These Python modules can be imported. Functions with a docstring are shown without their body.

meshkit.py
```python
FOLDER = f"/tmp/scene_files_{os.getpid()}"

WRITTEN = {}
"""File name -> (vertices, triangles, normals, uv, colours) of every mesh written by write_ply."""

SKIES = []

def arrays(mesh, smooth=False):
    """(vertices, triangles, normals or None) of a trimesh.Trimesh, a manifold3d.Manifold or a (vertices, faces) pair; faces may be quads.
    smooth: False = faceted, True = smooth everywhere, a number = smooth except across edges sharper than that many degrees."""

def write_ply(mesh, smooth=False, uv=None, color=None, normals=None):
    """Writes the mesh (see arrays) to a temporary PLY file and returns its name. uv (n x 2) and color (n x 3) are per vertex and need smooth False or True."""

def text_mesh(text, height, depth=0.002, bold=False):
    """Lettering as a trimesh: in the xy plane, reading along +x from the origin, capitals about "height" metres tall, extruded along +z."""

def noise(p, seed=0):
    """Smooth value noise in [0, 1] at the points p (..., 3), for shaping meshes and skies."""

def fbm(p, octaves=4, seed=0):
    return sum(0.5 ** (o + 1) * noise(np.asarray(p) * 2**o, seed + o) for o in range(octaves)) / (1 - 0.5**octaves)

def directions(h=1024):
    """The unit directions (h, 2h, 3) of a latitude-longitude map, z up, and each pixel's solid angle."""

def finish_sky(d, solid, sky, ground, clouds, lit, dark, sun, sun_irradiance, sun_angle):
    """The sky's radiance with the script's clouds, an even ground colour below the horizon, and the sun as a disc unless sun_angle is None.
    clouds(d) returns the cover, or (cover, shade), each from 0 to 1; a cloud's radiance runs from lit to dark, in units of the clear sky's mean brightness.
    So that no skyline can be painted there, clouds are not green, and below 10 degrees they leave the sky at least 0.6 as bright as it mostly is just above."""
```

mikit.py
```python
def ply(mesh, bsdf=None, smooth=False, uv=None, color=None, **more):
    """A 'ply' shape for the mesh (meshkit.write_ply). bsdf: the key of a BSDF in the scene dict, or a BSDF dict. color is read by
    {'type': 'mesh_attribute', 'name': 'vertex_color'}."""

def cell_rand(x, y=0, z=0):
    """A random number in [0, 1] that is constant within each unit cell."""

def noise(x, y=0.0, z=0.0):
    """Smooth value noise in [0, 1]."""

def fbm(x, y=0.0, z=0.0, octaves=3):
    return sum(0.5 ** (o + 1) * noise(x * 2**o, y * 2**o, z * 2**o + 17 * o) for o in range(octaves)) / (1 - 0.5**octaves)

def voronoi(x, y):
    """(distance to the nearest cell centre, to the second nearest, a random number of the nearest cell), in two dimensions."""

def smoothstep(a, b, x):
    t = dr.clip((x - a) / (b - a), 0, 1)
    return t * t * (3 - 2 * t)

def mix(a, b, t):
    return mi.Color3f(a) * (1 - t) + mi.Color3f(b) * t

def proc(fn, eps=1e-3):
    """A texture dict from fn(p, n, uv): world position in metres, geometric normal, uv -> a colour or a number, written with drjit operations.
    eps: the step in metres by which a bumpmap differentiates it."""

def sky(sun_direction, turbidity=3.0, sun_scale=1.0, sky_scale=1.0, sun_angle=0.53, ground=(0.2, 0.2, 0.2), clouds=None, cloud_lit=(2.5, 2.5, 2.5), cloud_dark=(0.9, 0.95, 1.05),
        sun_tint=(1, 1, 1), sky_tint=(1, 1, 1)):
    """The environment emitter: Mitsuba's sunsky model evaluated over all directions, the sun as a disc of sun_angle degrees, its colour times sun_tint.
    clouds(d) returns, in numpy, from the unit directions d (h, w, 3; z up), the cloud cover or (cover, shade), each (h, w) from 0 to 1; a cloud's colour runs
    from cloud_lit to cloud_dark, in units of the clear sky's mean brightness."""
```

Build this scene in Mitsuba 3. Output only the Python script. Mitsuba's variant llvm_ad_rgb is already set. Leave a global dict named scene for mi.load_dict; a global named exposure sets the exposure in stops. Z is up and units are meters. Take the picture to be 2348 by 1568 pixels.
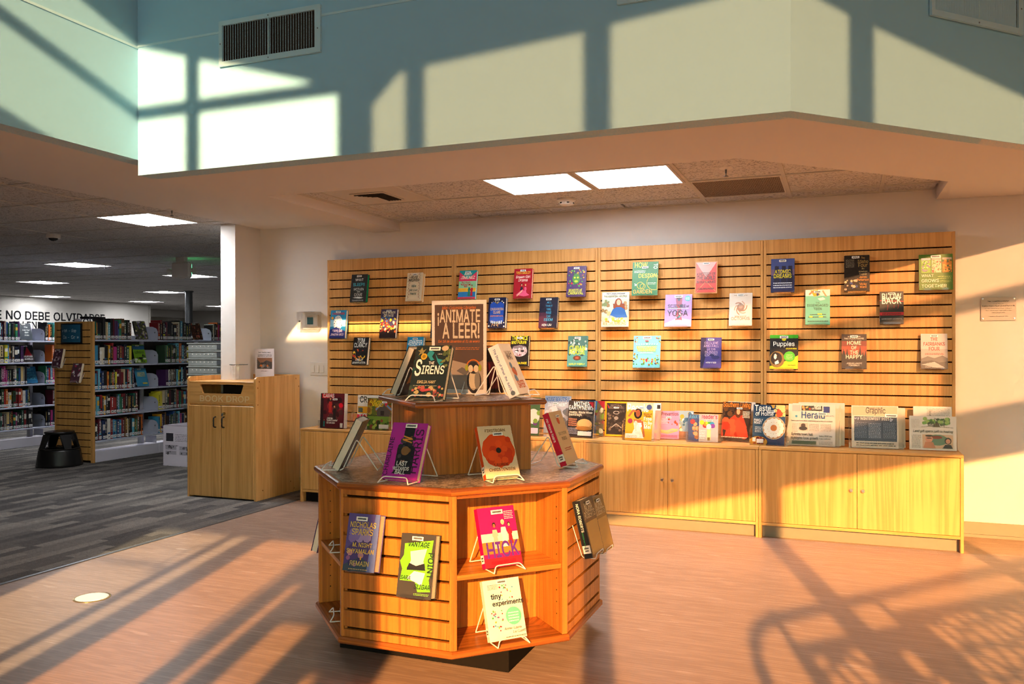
import math, random
import numpy as np, trimesh, drjit as dr, mitsuba as mi
import mikit, meshkit
from mikit import proc, noise, fbm, cell_rand, smoothstep, mix, voronoi
from shapely import Polygon, box as sbox, Point, LineString
from shapely.ops import unary_union

scene, labels = {}, {}
T = mi.ScalarTransform4f

# ------------------------------------------------------------------ camera, sky, sun, exposure
scene['camera'] = {'type': 'perspective', 'fov': 63.2031, 'fov_axis': 'x', 'near_clip': 0.05, 'far_clip': 200.0,
    'principal_point_offset_x': -0.0041, 'principal_point_offset_y': -0.0098,
    'to_world': T().look_at(origin=[0, 0, 1.28], target=[-0.361872, 0.932225, 1.2775], up=[0.0011, 0.0020, 1.0])}
SUN_AZ, SUN_EL = math.radians(-16), math.radians(17)
SUN = (-math.sin(SUN_AZ) * math.cos(SUN_EL), -math.cos(SUN_AZ) * math.cos(SUN_EL), math.sin(SUN_EL))
scene['sky'] = mikit.sky(SUN, turbidity=3.0, sun_scale=2.0, sky_scale=3.0, ground=(0.22, 0.2, 0.18), sun_tint=(1.08, 0.97, 0.90), sky_tint=(0.62, 0.93, 1.22))
exposure = 2.5
LAMP, LAMP_STACKS = 4.2, 6.0

# ------------------------------------------------------------------ helpers
def lin(c):
    if isinstance(c, str):
        c = [int(c[i:i + 2], 16) / 255 for i in (0, 2, 4)]
        return tuple(x / 12.92 if x <= 0.04045 else ((x + 0.055) / 1.055) ** 2.4 for x in c)
    return tuple(c)

def rgb(c): return {'type': 'rgb', 'value': list(lin(c))}

VC = {'type': 'mesh_attribute', 'name': 'vertex_color'}
def mat(name, bsdf):
    scene[name] = {'type': 'twosided', 'bsdf': bsdf} if bsdf['type'] not in ('thindielectric', 'dielectric') else bsdf
def matte(name, c): mat(name, {'type': 'diffuse', 'reflectance': c if isinstance(c, dict) else rgb(c)})
def prin(name, c, rough=0.4, spec=0.5, metal=0.0, **k):
    mat(name, {'type': 'principled', 'base_color': c if isinstance(c, dict) else rgb(c), 'roughness': rough, 'specular': spec, 'metallic': metal, **k})

def wood(a, b, c=None, fine=170, broad=16, k=0.5):
    a, b, c = lin(a), lin(b), lin(c or b)
    def fn(p, n, uv):
        u, v = uv.x, uv.y
        w = u + 0.034 * noise(u * 7, v * 1.6)
        rings = noise(w * broad * 4.5, v * 0.35, 3.0)
        streak = noise(w * fine, v * 5.0, 1.0)
        t = smoothstep(0.25, 0.8, 0.55 * rings + 0.45 * streak)
        base = mix(a, b, t * k * 2)
        return base * 0.99
    return proc(fn)

def unmerged(m):
    v = np.asarray(m.vertices)[np.asarray(m.faces)].reshape(-1, 3)
    return v, np.arange(len(v)).reshape(-1, 3)

def grain_uv(v, axis, off=0.0):
    """uv per (unmerged) vertex: u across the grain on each face, v along the grain axis; metres."""
    axis = np.asarray(axis, float) / np.linalg.norm(axis)
    t = v.reshape(-1, 3, 3)
    n = np.cross(t[:, 1] - t[:, 0], t[:, 2] - t[:, 0])
    n /= np.linalg.norm(n, axis=1, keepdims=True) + 1e-12
    cr = np.cross(axis, n)
    end = np.linalg.norm(cr, axis=1) < 0.2
    alt = np.cross(n, [0.3, 0.5, 0.8])
    cr[end] = alt[end]
    cr /= np.linalg.norm(cr, axis=1, keepdims=True) + 1e-12
    # keep a stable orientation so neighbouring boards do not mirror
    u = np.einsum('fkj,fj->fk', t, cr).reshape(-1) + off
    vv = (t @ axis).reshape(-1) + off * 1.7
    return np.stack([u, vv], 1)

def cat(ms):
    ms = [m for m in ms if m is not None]
    return ms[0] if len(ms) == 1 else trimesh.util.concatenate(ms)

def box(x0, x1, y0, y1, z0, z1):
    m = trimesh.creation.box(extents=(x1 - x0, y1 - y0, z1 - z0)); m.apply_translation(((x0 + x1) / 2, (y0 + y1) / 2, (z0 + z1) / 2)); return m

def cbox(x0, x1, y0, y1, z0, z1, r=0.003):
    """box with chamfered edges"""
    r = min(r, (x1 - x0) * .45, (y1 - y0) * .45, (z1 - z0) * .45)
    p = []
    for a in (0, 1):
        for b in (0, 1):
            for c in (0, 1):
                x, y, z = (x0, x1)[a], (y0, y1)[b], (z0, z1)[c]
                sx, sy, sz = (r, -r)[a], (r, -r)[b], (r, -r)[c]
                p += [(x + sx, y + sy, z), (x + sx, y, z + sz), (x, y + sy, z + sz)]
    return trimesh.convex.convex_hull(np.array(p))

def prism(poly, z0, z1):
    """extrude a shapely polygon (with holes) in xy from z0 to z1"""
    ms = []
    for g in getattr(poly, 'geoms', [poly]):
        if g.area < 1e-9: continue
        m = trimesh.creation.extrude_polygon(g, z1 - z0, engine='earcut'); m.apply_translation((0, 0, z0)); ms.append(m)
    return cat(ms)

def frame(m, o, r, u, n):
    """local (x,y,z) -> o + x r + y u + z n"""
    M = np.eye(4); M[:3, 0], M[:3, 1], M[:3, 2], M[:3, 3] = r, u, n, o
    m = m.copy(); m.apply_transform(M); return m

def tube(pts, r, sides=8, closed=False):
    p = np.asarray(pts, float)
    if closed: p = np.vstack([p, p[:1]])
    t = np.gradient(p, axis=0)
    if closed: t[0] = t[-1] = p[1] - p[-2]
    t /= np.linalg.norm(t, axis=1, keepdims=True) + 1e-12
    a = np.cross(t, np.where(np.abs(t[:, 2:]) < 0.9, [0, 0, 1.0], [1.0, 0, 0])); a /= np.linalg.norm(a, axis=1, keepdims=True) + 1e-12
    b = np.cross(t, a); ang = np.arange(sides) * 2 * np.pi / sides
    v = p[:, None] + r * (np.cos(ang)[None, :, None] * a[:, None] + np.sin(ang)[None, :, None] * b[:, None])
    i, j = np.meshgrid(np.arange(len(p) - 1), np.arange(sides), indexing='ij')
    q = np.stack([i * sides + j, i * sides + (j + 1) % sides, (i + 1) * sides + (j + 1) % sides, (i + 1) * sides + j], -1).reshape(-1, 4)
    f = np.vstack([q[:, [0, 2, 1]], q[:, [0, 3, 2]]])
    v = v.reshape(-1, 3)
    if not closed:
        n = len(v); v = np.vstack([v, p[0], p[-1]]); k = np.arange(sides)
        f = np.vstack([f, np.stack([np.full(sides, n), k, (k + 1) % sides], 1), np.stack([np.full(sides, n + 1), n - sides + (k + 1) % sides, n - sides + k], 1)])
    return trimesh.Trimesh(v, f, process=False)

def rounded(pts, r, k=4):
    """round the inner corners of a polyline"""
    p = [np.asarray(x, float) for x in pts]; out = [p[0]]
    for a, b, c in zip(p, p[1:], p[2:]):
        d1, d2 = (a - b), (c - b); l1, l2 = np.linalg.norm(d1), np.linalg.norm(d2); q = min(r, l1 * .45, l2 * .45)
        s, e = b + d1 / l1 * q, b + d2 / l2 * q
        for i in range(k + 1):
            w = i / k; out.append((1 - w) ** 2 * s + 2 * w * (1 - w) * b + w * w * e)
    return out + [p[-1]]

def lathe(profile, sides=32):
    m = trimesh.creation.revolve(np.array(profile, float), sections=sides); return m

_count = {}
def key(name, parent=None):
    full = f'{parent}__{name}' if parent else name
    n = _count.get(full, 0); _count[full] = n + 1
    return full if n == 0 else f'{full}_{n:03d}'

def add(name, mesh, bsdf, parent=None, grain=None, color=None, smooth=False, label=None, kind=None, off=0.0, **more):
    """one entry of the scene; grain: axis along which wood runs; color: one colour or per-vertex colours"""
    k = key(name, parent)
    if grain is not None:
        v, f = unmerged(mesh); d = mikit.ply((v, f), bsdf, uv=grain_uv(v, grain, off))
    elif color is not None:
        m = mesh
        col = np.asarray(lin(color) if isinstance(color, str) else color, float)
        if col.ndim == 1: col = np.tile(col, (len(m.vertices), 1))
        d = mikit.ply(m, bsdf, smooth=smooth if smooth in (True, False) else False, color=col)
    else:
        d = mikit.ply(mesh, bsdf, smooth=smooth)
    d.update(more); scene[k] = d
    if label or kind:
        labels[k] = {**({'label': label} if label else {}), **({'kind': kind} if kind else {})}
    return k

def tag(k, label, category=None, group=None):
    labels[k] = {**labels.get(k, {}), 'label': label}
    if category: labels[k]['category'] = category
    if group: labels[k]['group'] = group

def thing(name, label, category, group=None):
    k = key(name); tag(k, label, category, group); return k

def struct(name, mesh, bsdf, label=None, **k):
    kk = add(name, mesh, bsdf, **k); labels[kk] = {'kind': 'structure', **({'label': label} if label else {})}; return kk

def sthing(name, label=None):
    k = key(name); labels[k] = {'kind': 'structure', **({'label': label} if label else {})}; return k

# ------------------------------------------------------------------ flat print: lettering and simple shapes as thin coloured triangles
_txt = {}
def text2d(s, bold=True):
    if (s, bold) not in _txt:
        m = meshkit.text_mesh(s, 1.0, 0.1, bold)
        t = m.triangles; nz = m.face_normals[:, 2] > 0.9
        t = t[nz][:, :, :2]; lo, hi = t.reshape(-1, 2).min(0), t.reshape(-1, 2).max(0)
        _txt[(s, bold)] = ((t - [lo[0], 0]) , hi[0] - lo[0], lo[1], hi[1])
    return _txt[(s, bold)]

def tri_poly(poly):
    out = []
    for g in getattr(poly, 'geoms', [poly]):
        if g.is_empty or g.area < 1e-10: continue
        v, f = trimesh.creation.triangulate_polygon(g, engine='earcut'); out.append(np.asarray(v)[np.asarray(f)])
    return np.concatenate(out) if out else np.zeros((0, 3, 2))

class Art:
    """a printed sheet w x h, origin at its lower left; shapes are given in fractions of w and h"""
    def __init__(s, w, h): s.w, s.h, s.t, s.c, s.z, s.layer = w, h, [], [], [], 1
    def put(s, tri, c):
        if not len(tri): return
        s.t.append(tri); s.c.append(np.tile(lin(c), (len(tri) * 3, 1))); s.z.append(np.full(len(tri) * 3, s.layer)); s.layer += 1
    def rect(s, x0, y0, x1, y1, c): s.put(np.array([[[x0, y0], [x1, y0], [x1, y1]], [[x0, y0], [x1, y1], [x0, y1]]]) * [s.w, s.h], c)
    def poly(s, pts, c): s.put(tri_poly(Polygon([(x * s.w, y * s.h) for x, y in pts]).buffer(0)), c)
    def oval(s, x, y, rx, ry, c, rot=0, n=20):
        a = np.arange(n) * 2 * np.pi / n; q = np.stack([rx * s.w * np.cos(a), ry * s.h * np.sin(a)], 1)
        R = np.array([[math.cos(rot), math.sin(rot)], [-math.sin(rot), math.cos(rot)]]); q = q @ R + [x * s.w, y * s.h]
        k = np.arange(1, n - 1); s.put(np.stack([np.tile(q[0], (n - 2, 1)), q[k], q[k + 1]], 1), c)
    def disc(s, x, y, r, c): s.oval(x, y, r, r * s.w / s.h, c)
    def line(s, pts, wd, c): s.put(tri_poly(LineString([(x * s.w, y * s.h) for x, y in pts]).buffer(wd * s.w / 2, quad_segs=3, cap_style='flat')), c)
    def text(s, st, x, y, wfrac, c, hs=1.0, bold=True, align='c', rot=0, shear=0.0):
        """x, y: centre (or left edge) and baseline; wfrac: width of the line as a fraction of w; hs: stretch of the height"""
        t, tw, lo, hi = text2d(st, bold); k = wfrac * s.w / tw
        q = t * [k, k * hs]
        if shear: q = q + np.stack([q[..., 1] * shear, q[..., 1] * 0], -1)
        if align == 'c': q = q - [wfrac * s.w / 2, 0]
        if rot: q = q @ np.array([[math.cos(rot), math.sin(rot)], [-math.sin(rot), math.cos(rot)]])
        s.put(q + [x * s.w, y * s.h], c)
    def lines(s, x0, y0, x1, y1, n, c, seed=1, fill=0.5):
        """n rows of small print too fine to read, as broken thin strips"""
        r = random.Random(seed); dy = (y1 - y0) / n; q = []
        for i in range(n):
            y = y1 - (i + 1) * dy; x = x0
            while x < x1 - 0.01:
                L = min(r.uniform(.05, .14) * (x1 - x0) + .004, x1 - x); q.append((x, y, x + L, y + dy * fill)); x += L + .012
        t = []
        for a, b, e, f in q: t += [[[a, b], [e, b], [e, f]], [[a, b], [e, f], [a, f]]]
        s.put(np.array(t) * [s.w, s.h], c)
    def blobs(s, x0, y0, x1, y1, n, cols, r0, r1, seed=1, asp=1.0):
        r = random.Random(seed)
        for cc in cols:
            tr = []
            for i in range(max(1, n // len(cols))):
                k = 7; cx, cy, rr, ro = r.uniform(x0, x1), r.uniform(y0, y1), r.uniform(r0, r1), r.uniform(0, 3.1)
                a = np.arange(k) * 2 * np.pi / k + ro; q = np.stack([cx * s.w + rr * s.w * np.cos(a) * asp, cy * s.h + rr * s.w * np.sin(a)], 1)
                q = np.clip(q, 0, [s.w, s.h]); j = np.arange(1, k - 1); tr.append(np.stack([np.tile(q[0], (k - 2, 1)), q[j], q[j + 1]], 1))
            s.put(np.concatenate(tr), cc)
    def figure(s, x, y, h, skin, dress, hair):
        """a small printed person, feet at y"""
        s.poly([(x - .16 * h, y), (x + .16 * h, y), (x + .08 * h, y + .62 * h), (x - .08 * h, y + .62 * h)], dress)
        s.poly([(x - .17 * h, y + .45 * h), (x - .12 * h, y + .66 * h), (x + .12 * h, y + .66 * h), (x + .17 * h, y + .45 * h), (x + .1 * h, y + .4 * h), (x - .1 * h, y + .4 * h)], dress)
        s.oval(x, y + .83 * h, .1 * h, .13 * h * s.w / s.h, hair); s.oval(x, y + .8 * h, .07 * h, .1 * h * s.w / s.h, skin)
    def mesh(s, o, r, u, n, eps=0.00025):
        t = np.concatenate(s.t).reshape(-1, 2); z = np.concatenate(s.z) * eps
        v = np.asarray(o) + t[:, :1] * np.asarray(r) + t[:, 1:] * np.asarray(u) + z[:, None] * np.asarray(n)
        f = np.arange(len(v)).reshape(-1, 3)
        # orient towards n
        nn = np.cross(v[f[:, 1]] - v[f[:, 0]], v[f[:, 2]] - v[f[:, 0]]) @ np.asarray(n); f[nn < 0] = f[nn < 0][:, ::-1]
        return trimesh.Trimesh(v, f, process=False), np.concatenate(s.c)

def add_art(art, name, parent, o, r, u, n, bsdf='print', label=None):
    if not art.t: return None
    m, c = art.mesh(o, r, u, n); return add(name, m, bsdf, parent, color=c, label=label)
# ------------------------------------------------------------------ materials
matte('paint_blue', rgb((0.31, 0.565, 0.71)))
matte('paint_white', rgb((0.72, 0.685, 0.65)))
matte('paint_grey', 'b9b6b0')
matte('paint_taupe', '8a857a')
matte('paint_dark', '3a3632')
def _vinyl(p, n, uv):
    g = fbm(p.x * 9, p.y * 150, 2.0, octaves=2); b = noise(p.x * 1.3, p.y * 6.0); f = smoothstep(.35, .8, g)
    scratch = smoothstep(0.90, 0.94, noise(p.x * 5 + p.y * 3, p.y * 60, 9.0)) * 0.07
    return mix((0.285, 0.195, 0.150), (0.375, 0.262, 0.205), f * 0.7 + b * 0.3) * (0.93 + 0.14 * noise(p.x * .9, p.y * .9)) + scratch
prin('vinyl', proc(_vinyl), rough=0.42, spec=0.35)
def _carpet(p, n, uv):
    row = dr.floor(p.x / 0.085)
    y = p.y + cell_rand(row, 3.0) * 2.0
    wide = 0.28 + 0.22 * cell_rand(row, 8.0)
    c = cell_rand(row, dr.floor(y / wide), 5.0)
    c2 = cell_rand(dr.floor(p.x / 0.5), dr.floor(p.y / 0.5), 11.0)
    t = dr.select(c < 0.30, 0.20, dr.select(c < 0.55, 0.42, dr.select(c < 0.8, 0.64, 0.95)))
    fuzz = 0.72 + 0.56 * noise(p.x * 420, p.y * 420)
    base = mix((0.062, 0.062, 0.066), (0.25, 0.235, 0.215), t * 0.85 + 0.15 * c2)
    return base * fuzz * (0.9 + 0.2 * noise(p.x * 60, p.y * 60, 2.0))
matte('carpet', proc(_carpet))
def _tile(p, n, uv):
    pits = smoothstep(0.63, 0.72, noise(p.x * 95, p.y * 95, 1.0)) * 0.35 + smoothstep(0.6, 0.7, noise(p.x * 260, p.y * 260, 4.0)) * 0.2
    return mi.Color3f(0.66, 0.63, 0.60) * (1 - pits)
matte('ceiling_tile', proc(_tile))
matte('tee_white', 'c9c4bc')
matte('tile_grid_far', proc(lambda p, n, uv: mi.Color3f(0.62, 0.60, 0.58) * dr.select((dr.abs(p.x / 1.22 - dr.round(p.x / 1.22)) < 0.012) | (dr.abs(p.y / 0.61 - dr.round(p.y / 0.61)) < 0.022), 0.55, 1.0)))
prin('maple', wood('d2a05e', 'bb8444', k=0.40, fine=120), rough=0.42, spec=0.4)
prin('maple_drop', wood('dba866', 'c48c4c', k=0.42, fine=110, broad=7), rough=0.35, spec=0.5)
prin('oak', wood('b8742e', '93551f', k=0.45, fine=210), rough=0.38, spec=0.5)
prin('oak_edge', wood('a35c24', '743c12', k=0.5, fine=240), rough=0.3, spec=0.55)
def _lam(p, n, uv):
    t = fbm(p.x * 45, p.y * 45, 1.0); s = noise(p.x * 160, p.y * 160, 3.0)
    return mix((0.115, 0.085, 0.070), (0.30, 0.235, 0.195), smoothstep(.3, .72, 0.6 * t + 0.4 * s))
prin('laminate', proc(_lam), rough=0.28, spec=0.5)
matte('groove', '2b1a0c')
matte('black_kick', '1d1a18')
prin('black_plastic', '0e0e0f', rough=0.35, spec=0.5)
prin('steel_shelf', 'b9bfd2', rough=0.4, spec=0.4)
prin('steel_white', 'd0cedb', rough=0.4, spec=0.4)
prin('metal_grey', '6f7478', rough=0.35, spec=0.5, metal=0.6)
prin('chrome', 'd8d8d8', rough=0.18, metal=1.0)
prin('brass', 'c9a45a', rough=0.25, metal=1.0)
prin('wire_white', 'dcdcdc', rough=0.35, spec=0.5)
prin('vent_paint', rgb((0.42, 0.63, 0.71)), rough=0.45, spec=0.4)
prin('vent_white', 'bfb8ae', rough=0.45, spec=0.4)
prin('plastic_white', 'd9d4cc', rough=0.4, spec=0.4)
prin('cover', VC, rough=0.32, spec=0.5)
prin('print', VC, rough=0.36, spec=0.45)
matte('paper', VC)
matte('lettering_black', '17181b')
prin('disc_metal', 'f4f2ea', rough=0.5, metal=0.2, spec=0.6)
scene['acrylic'] = {'type': 'thindielectric', 'int_ior': 1.40, 'specular_transmittance': rgb((0.95, 0.95, 0.95))}
scene['glass_clear'] = {'type': 'thindielectric', 'int_ior': 1.5, 'specular_transmittance': rgb((0.93, 0.95, 0.99))}
scene['glass_door'] = {'type': 'thindielectric', 'int_ior': 1.5, 'specular_transmittance': rgb((0.74, 0.87, 1.0))}
scene['glass_bronze'] = {'type': 'thindielectric', 'int_ior': 1.5, 'specular_transmittance': rgb((0.90, 0.66, 0.40))}
scene['glass_grey'] = {'type': 'thindielectric', 'int_ior': 1.5, 'specular_transmittance': rgb((0.33, 0.24, 0.20))}
scene['jar_glass'] = {'type': 'thindielectric', 'int_ior': 1.5}

# ------------------------------------------------------------------ the setting
YW, ZU, ZT, ZC = 6.316, 2.275, 2.365, 2.345          # back wall, lower soffit, upper soffit, recessed tile ceiling
XU0, XU1, YU = -3.787, -0.19, 3.706                    # the blue upper walls
ROOF = 5.2
XE = 4.0
struct('floor', box(-4.215, XE, -1.5, 6.4, -0.05, 0.0), 'vinyl', label='brown wood-look vinyl floor of the entrance lobby')
struct('floor_carpet', box(-18.7, -4.225, -1.5, 20.2, -0.05, 0.002), 'carpet', label='grey patterned carpet of the book stacks')
struct('trim_1', box(-4.232, -4.208, -1.5, 5.78, -0.02, 0.005), 'metal_grey', label='thin transition strip between carpet and vinyl')
struct('wall_back', unary := cat([box(-4.989, XE, YW, YW + .15, -0.05, 2.5), box(XE - 1.6, XE, YW, YW + .15, 2.5, ROOF)]), 'paint_white', label='off-white back wall behind the slatted display panels')
struct('wall_partition', box(-5.15, -4.989, 5.976, 20.2, -0.05, 2.4), 'paint_white', label='off-white end of the wall beside the book return cabinet')
bb = cat([cbox(0.735, XE, YW - .012, YW, 0.0, 0.10, .004), box(0.735, XE, YW - .022, YW - .01, 0.0, 0.02)])
struct('baseboard_right', bb, 'paint_taupe', label='taupe vinyl baseboard right of the cabinets')
struct('baseboard_left', cbox(-4.989, -4.2, YW - .012, YW, 0.0, 0.10, .004), 'paint_taupe')
# upper blue walls (the lantern)
dg = 2.61
diag = Polygon([(XU1, YU), (XU1 + dg, YU + dg), (XU1 + dg - .1, YU + dg + .1), (XU1 - .1 + .04, YU + .1 + .04)])
struct('wall_upper_back', box(XU0, XU1 + .0, YU, YU + .12, ZU, ROOF), 'paint_blue', label='pale blue upper wall facing the entrance')
struct('wall_upper_right', prism(Polygon([(XU1, YU), (XU1 + dg, YU + dg), (XU1 + dg - .12, YU + dg + .0), (XU1 - .12, YU + .0)]), ZU, ROOF), 'paint_blue', label='pale blue upper wall running diagonally to the right')
struct('wall_upper_left', box(XU0 - .12, XU0, -1.5, YU + .12, ZT, ROOF), 'paint_blue', label='pale blue upper wall on the left')
struct('trim_2', cat([box(XU0, -3.19, YU - .004, YU, 3.014, 3.026), box(-2.53, -1.2, YU - .004, YU, 3.014, 3.026)]), 'vent_paint', label='thin reveal line across the blue back wall')
struct('trim_3', box(XU0, XU0 + .004, 0.5, YU, 3.006, 3.020), 'vent_paint', label='thin reveal line across the blue left wall')
# soffits: the lower one with the ceiling recess, the slightly higher one to the left
corner = [(XU0, YU), (XU1, YU), (2.42, YW), (XU0, YW)]
rec = Polygon([(-3.523, 4.535), (-0.50, 4.535), (1.28, YW), (1.28, YW + .2), (-3.523, YW + .2)])
rec = Polygon([(-3.523, 4.535), (-0.50, 4.535), (0.615, 5.65), (0.615, YW + .2), (-3.523, YW + .2)])
struct('ceiling_soffit', prism(Polygon(corner).buffer(-.004, join_style='mitre').difference(rec), ZU, ZT + .12), 'paint_white', label='plain lowered soffit under the blue walls')
struct('ceiling_soffit_left', box(-4.97, XU0 - .004, -1.5, YW, ZT, ZT + .12), 'paint_white', label='plain soffit between lobby and book stacks')
# recess ceiling: backing, tees, tiles
rc = sthing('ceiling_recess', 'recessed acoustic tile ceiling above the display wall')
add('backing', prism(rec.intersection(sbox(-4, 4, 1, YW)).buffer(.02, join_style='mitre'), ZC + .035, ZC + .05), 'paint_dark', rc)
gx, gy = [-3.523, -3.36, -2.75, -2.14, -1.53, -0.92, -0.325, 0.265, 0.615], [4.535, 4.84, 5.45, 6.075, YW]
lightcells = {(3, 1), (4, 1)}
recp = rec.intersection(sbox(-3.523, 4.535, 0.615, YW))
done = set()
for j in range(4):
    i = 0
    while i < 8:
        w = 2 if (j in (2,) and i in (1, 3)) else 1
        cell = sbox(gx[i] + .012, gy[j] + .012, gx[i + w] - .012, gy[j + 1] - .012).intersection(recp.buffer(-.006))
        if cell.area > 1e-4 and not (j == 1 and i in (1, 3, 4)) and not (j == 2 and i == 5):
            add('tile', prism(cell, ZC + .008, ZC + .028), 'ceiling_tile', rc)
        i += w
for a, x in enumerate(gx[1:-1]):
    g = sbox(x - .012, 4.535, x + .012, YW).intersection(recp)
    if x in (-2.75, -1.53): g = sbox(x - .012, 4.535, x + .012, 5.45)
    if g.area > 1e-4: add('tee', prism(g, ZC, ZC + .03), 'tee_white', rc)
for y in gy[1:-1]:
    g = sbox(-3.523, y - .012, 0.615, y + .012).intersection(recp)
    add('tee', prism(g, ZC - .0005, ZC + .03), 'tee_white', rc)
add('edge_angle', cat([box(-3.523, -3.498, 4.535, YW, ZC - .001, ZC + .03), box(-3.5, .615, YW - .02, YW, ZC - .001, ZC + .03)]), 'tee_white', rc)
# book stacks: ceiling
lc = sthing('ceiling_library', 'suspended tile ceiling over the book stacks')
ZL = ZT + .012
add('backing', box(-18.7, -4.9, -1.5, 20.2, ZL + .03, ZL + .06), 'tile_grid_far', lc)
lx = [-4.99, -5.23, -5.84] + [-5.84 - 1.22 * k for k in range(1, 9)]
ly = [2.78 + .61 * k for k in range(0, 13)]
L_LIGHTS = [(-5.535, 5.525), (-9.42, 8.20), (-12.48, 10.17), (-15.8, 13.05), (-9.30, 10.12), (-12.5, 12.9), (-15.5, 15.4), (-15.4, 17.9)]
for i in range(len(lx) - 1):
    for j in range(len(ly) - 1):
        if lx[i + 1] > -8 or j > 3:
            cell = sbox(lx[i + 1] + .008, ly[j] + .008, lx[i] - .008, ly[j + 1] - .008)
            for (a, b) in L_LIGHTS: cell = cell.difference(sbox(a - .30, b - .30, a + .30, b + .30))
            if cell.area > .01: add('tile', prism(cell, ZL, ZL + .015), 'ceiling_tile', lc)
for x in lx[1:]: add('tee', box(x - .011, x + .011, ly[0], ly[-1], ZL - .004, ZL + .02), 'tee_white', lc)
for y in ly: add('tee', box(lx[-1], lx[0], y - .011, y + .011, ZL - .0045, ZL + .02), 'tee_white', lc)
far = sbox(-18.7, -1.5, -4.99, 20.2).difference(sbox(lx[-1], ly[0], lx[0], ly[-1]))
for (a, b) in L_LIGHTS: far = far.difference(sbox(a - .31, b - .31, a + .31, b + .31))
add('tile_field', prism(far, ZL, ZL + .015), 'tile_grid_far', lc, kind='stuff')
# far walls of the stacks
struct('wall_lettered', box(-16.6, -16.45, -1.5, 16.5, 0, 2.45), 'paint_grey', label='pale grey wall with large black lettering behind the book stacks')
struct('wall_recess', cat([box(-18.7, -18.55, 16.4, 20.2, 0, 2.45), box(-18.6, -16.45, 16.4, 16.5, 0, 2.45)]), 'paint_taupe', label='taupe recess beside the lettered wall')
struct('trim_4', box(-18.55, -18.4, 16.5, 20.1, 2.16, 2.37), 'paint_grey', label='pale band above the recess')
struct('wall_far', box(-18.7, -5.0, 20.1, 20.25, 0, 2.45), 'paint_grey', label='grey far wall of the book stacks')
struct('wall_entrance_left', box(-18.7, -4.9, -1.62, -1.5, -0.05, 2.45), 'paint_grey')
struct('ceiling_roof', cat([box(XU0 - .15, XE + .2, -1.7, 6.5, ROOF, ROOF + .1)]), 'paint_white')
struct('wall_side', box(XE, XE + .12, 2.9, YW + .2, -0.05, ROOF), 'paint_white')

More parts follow.
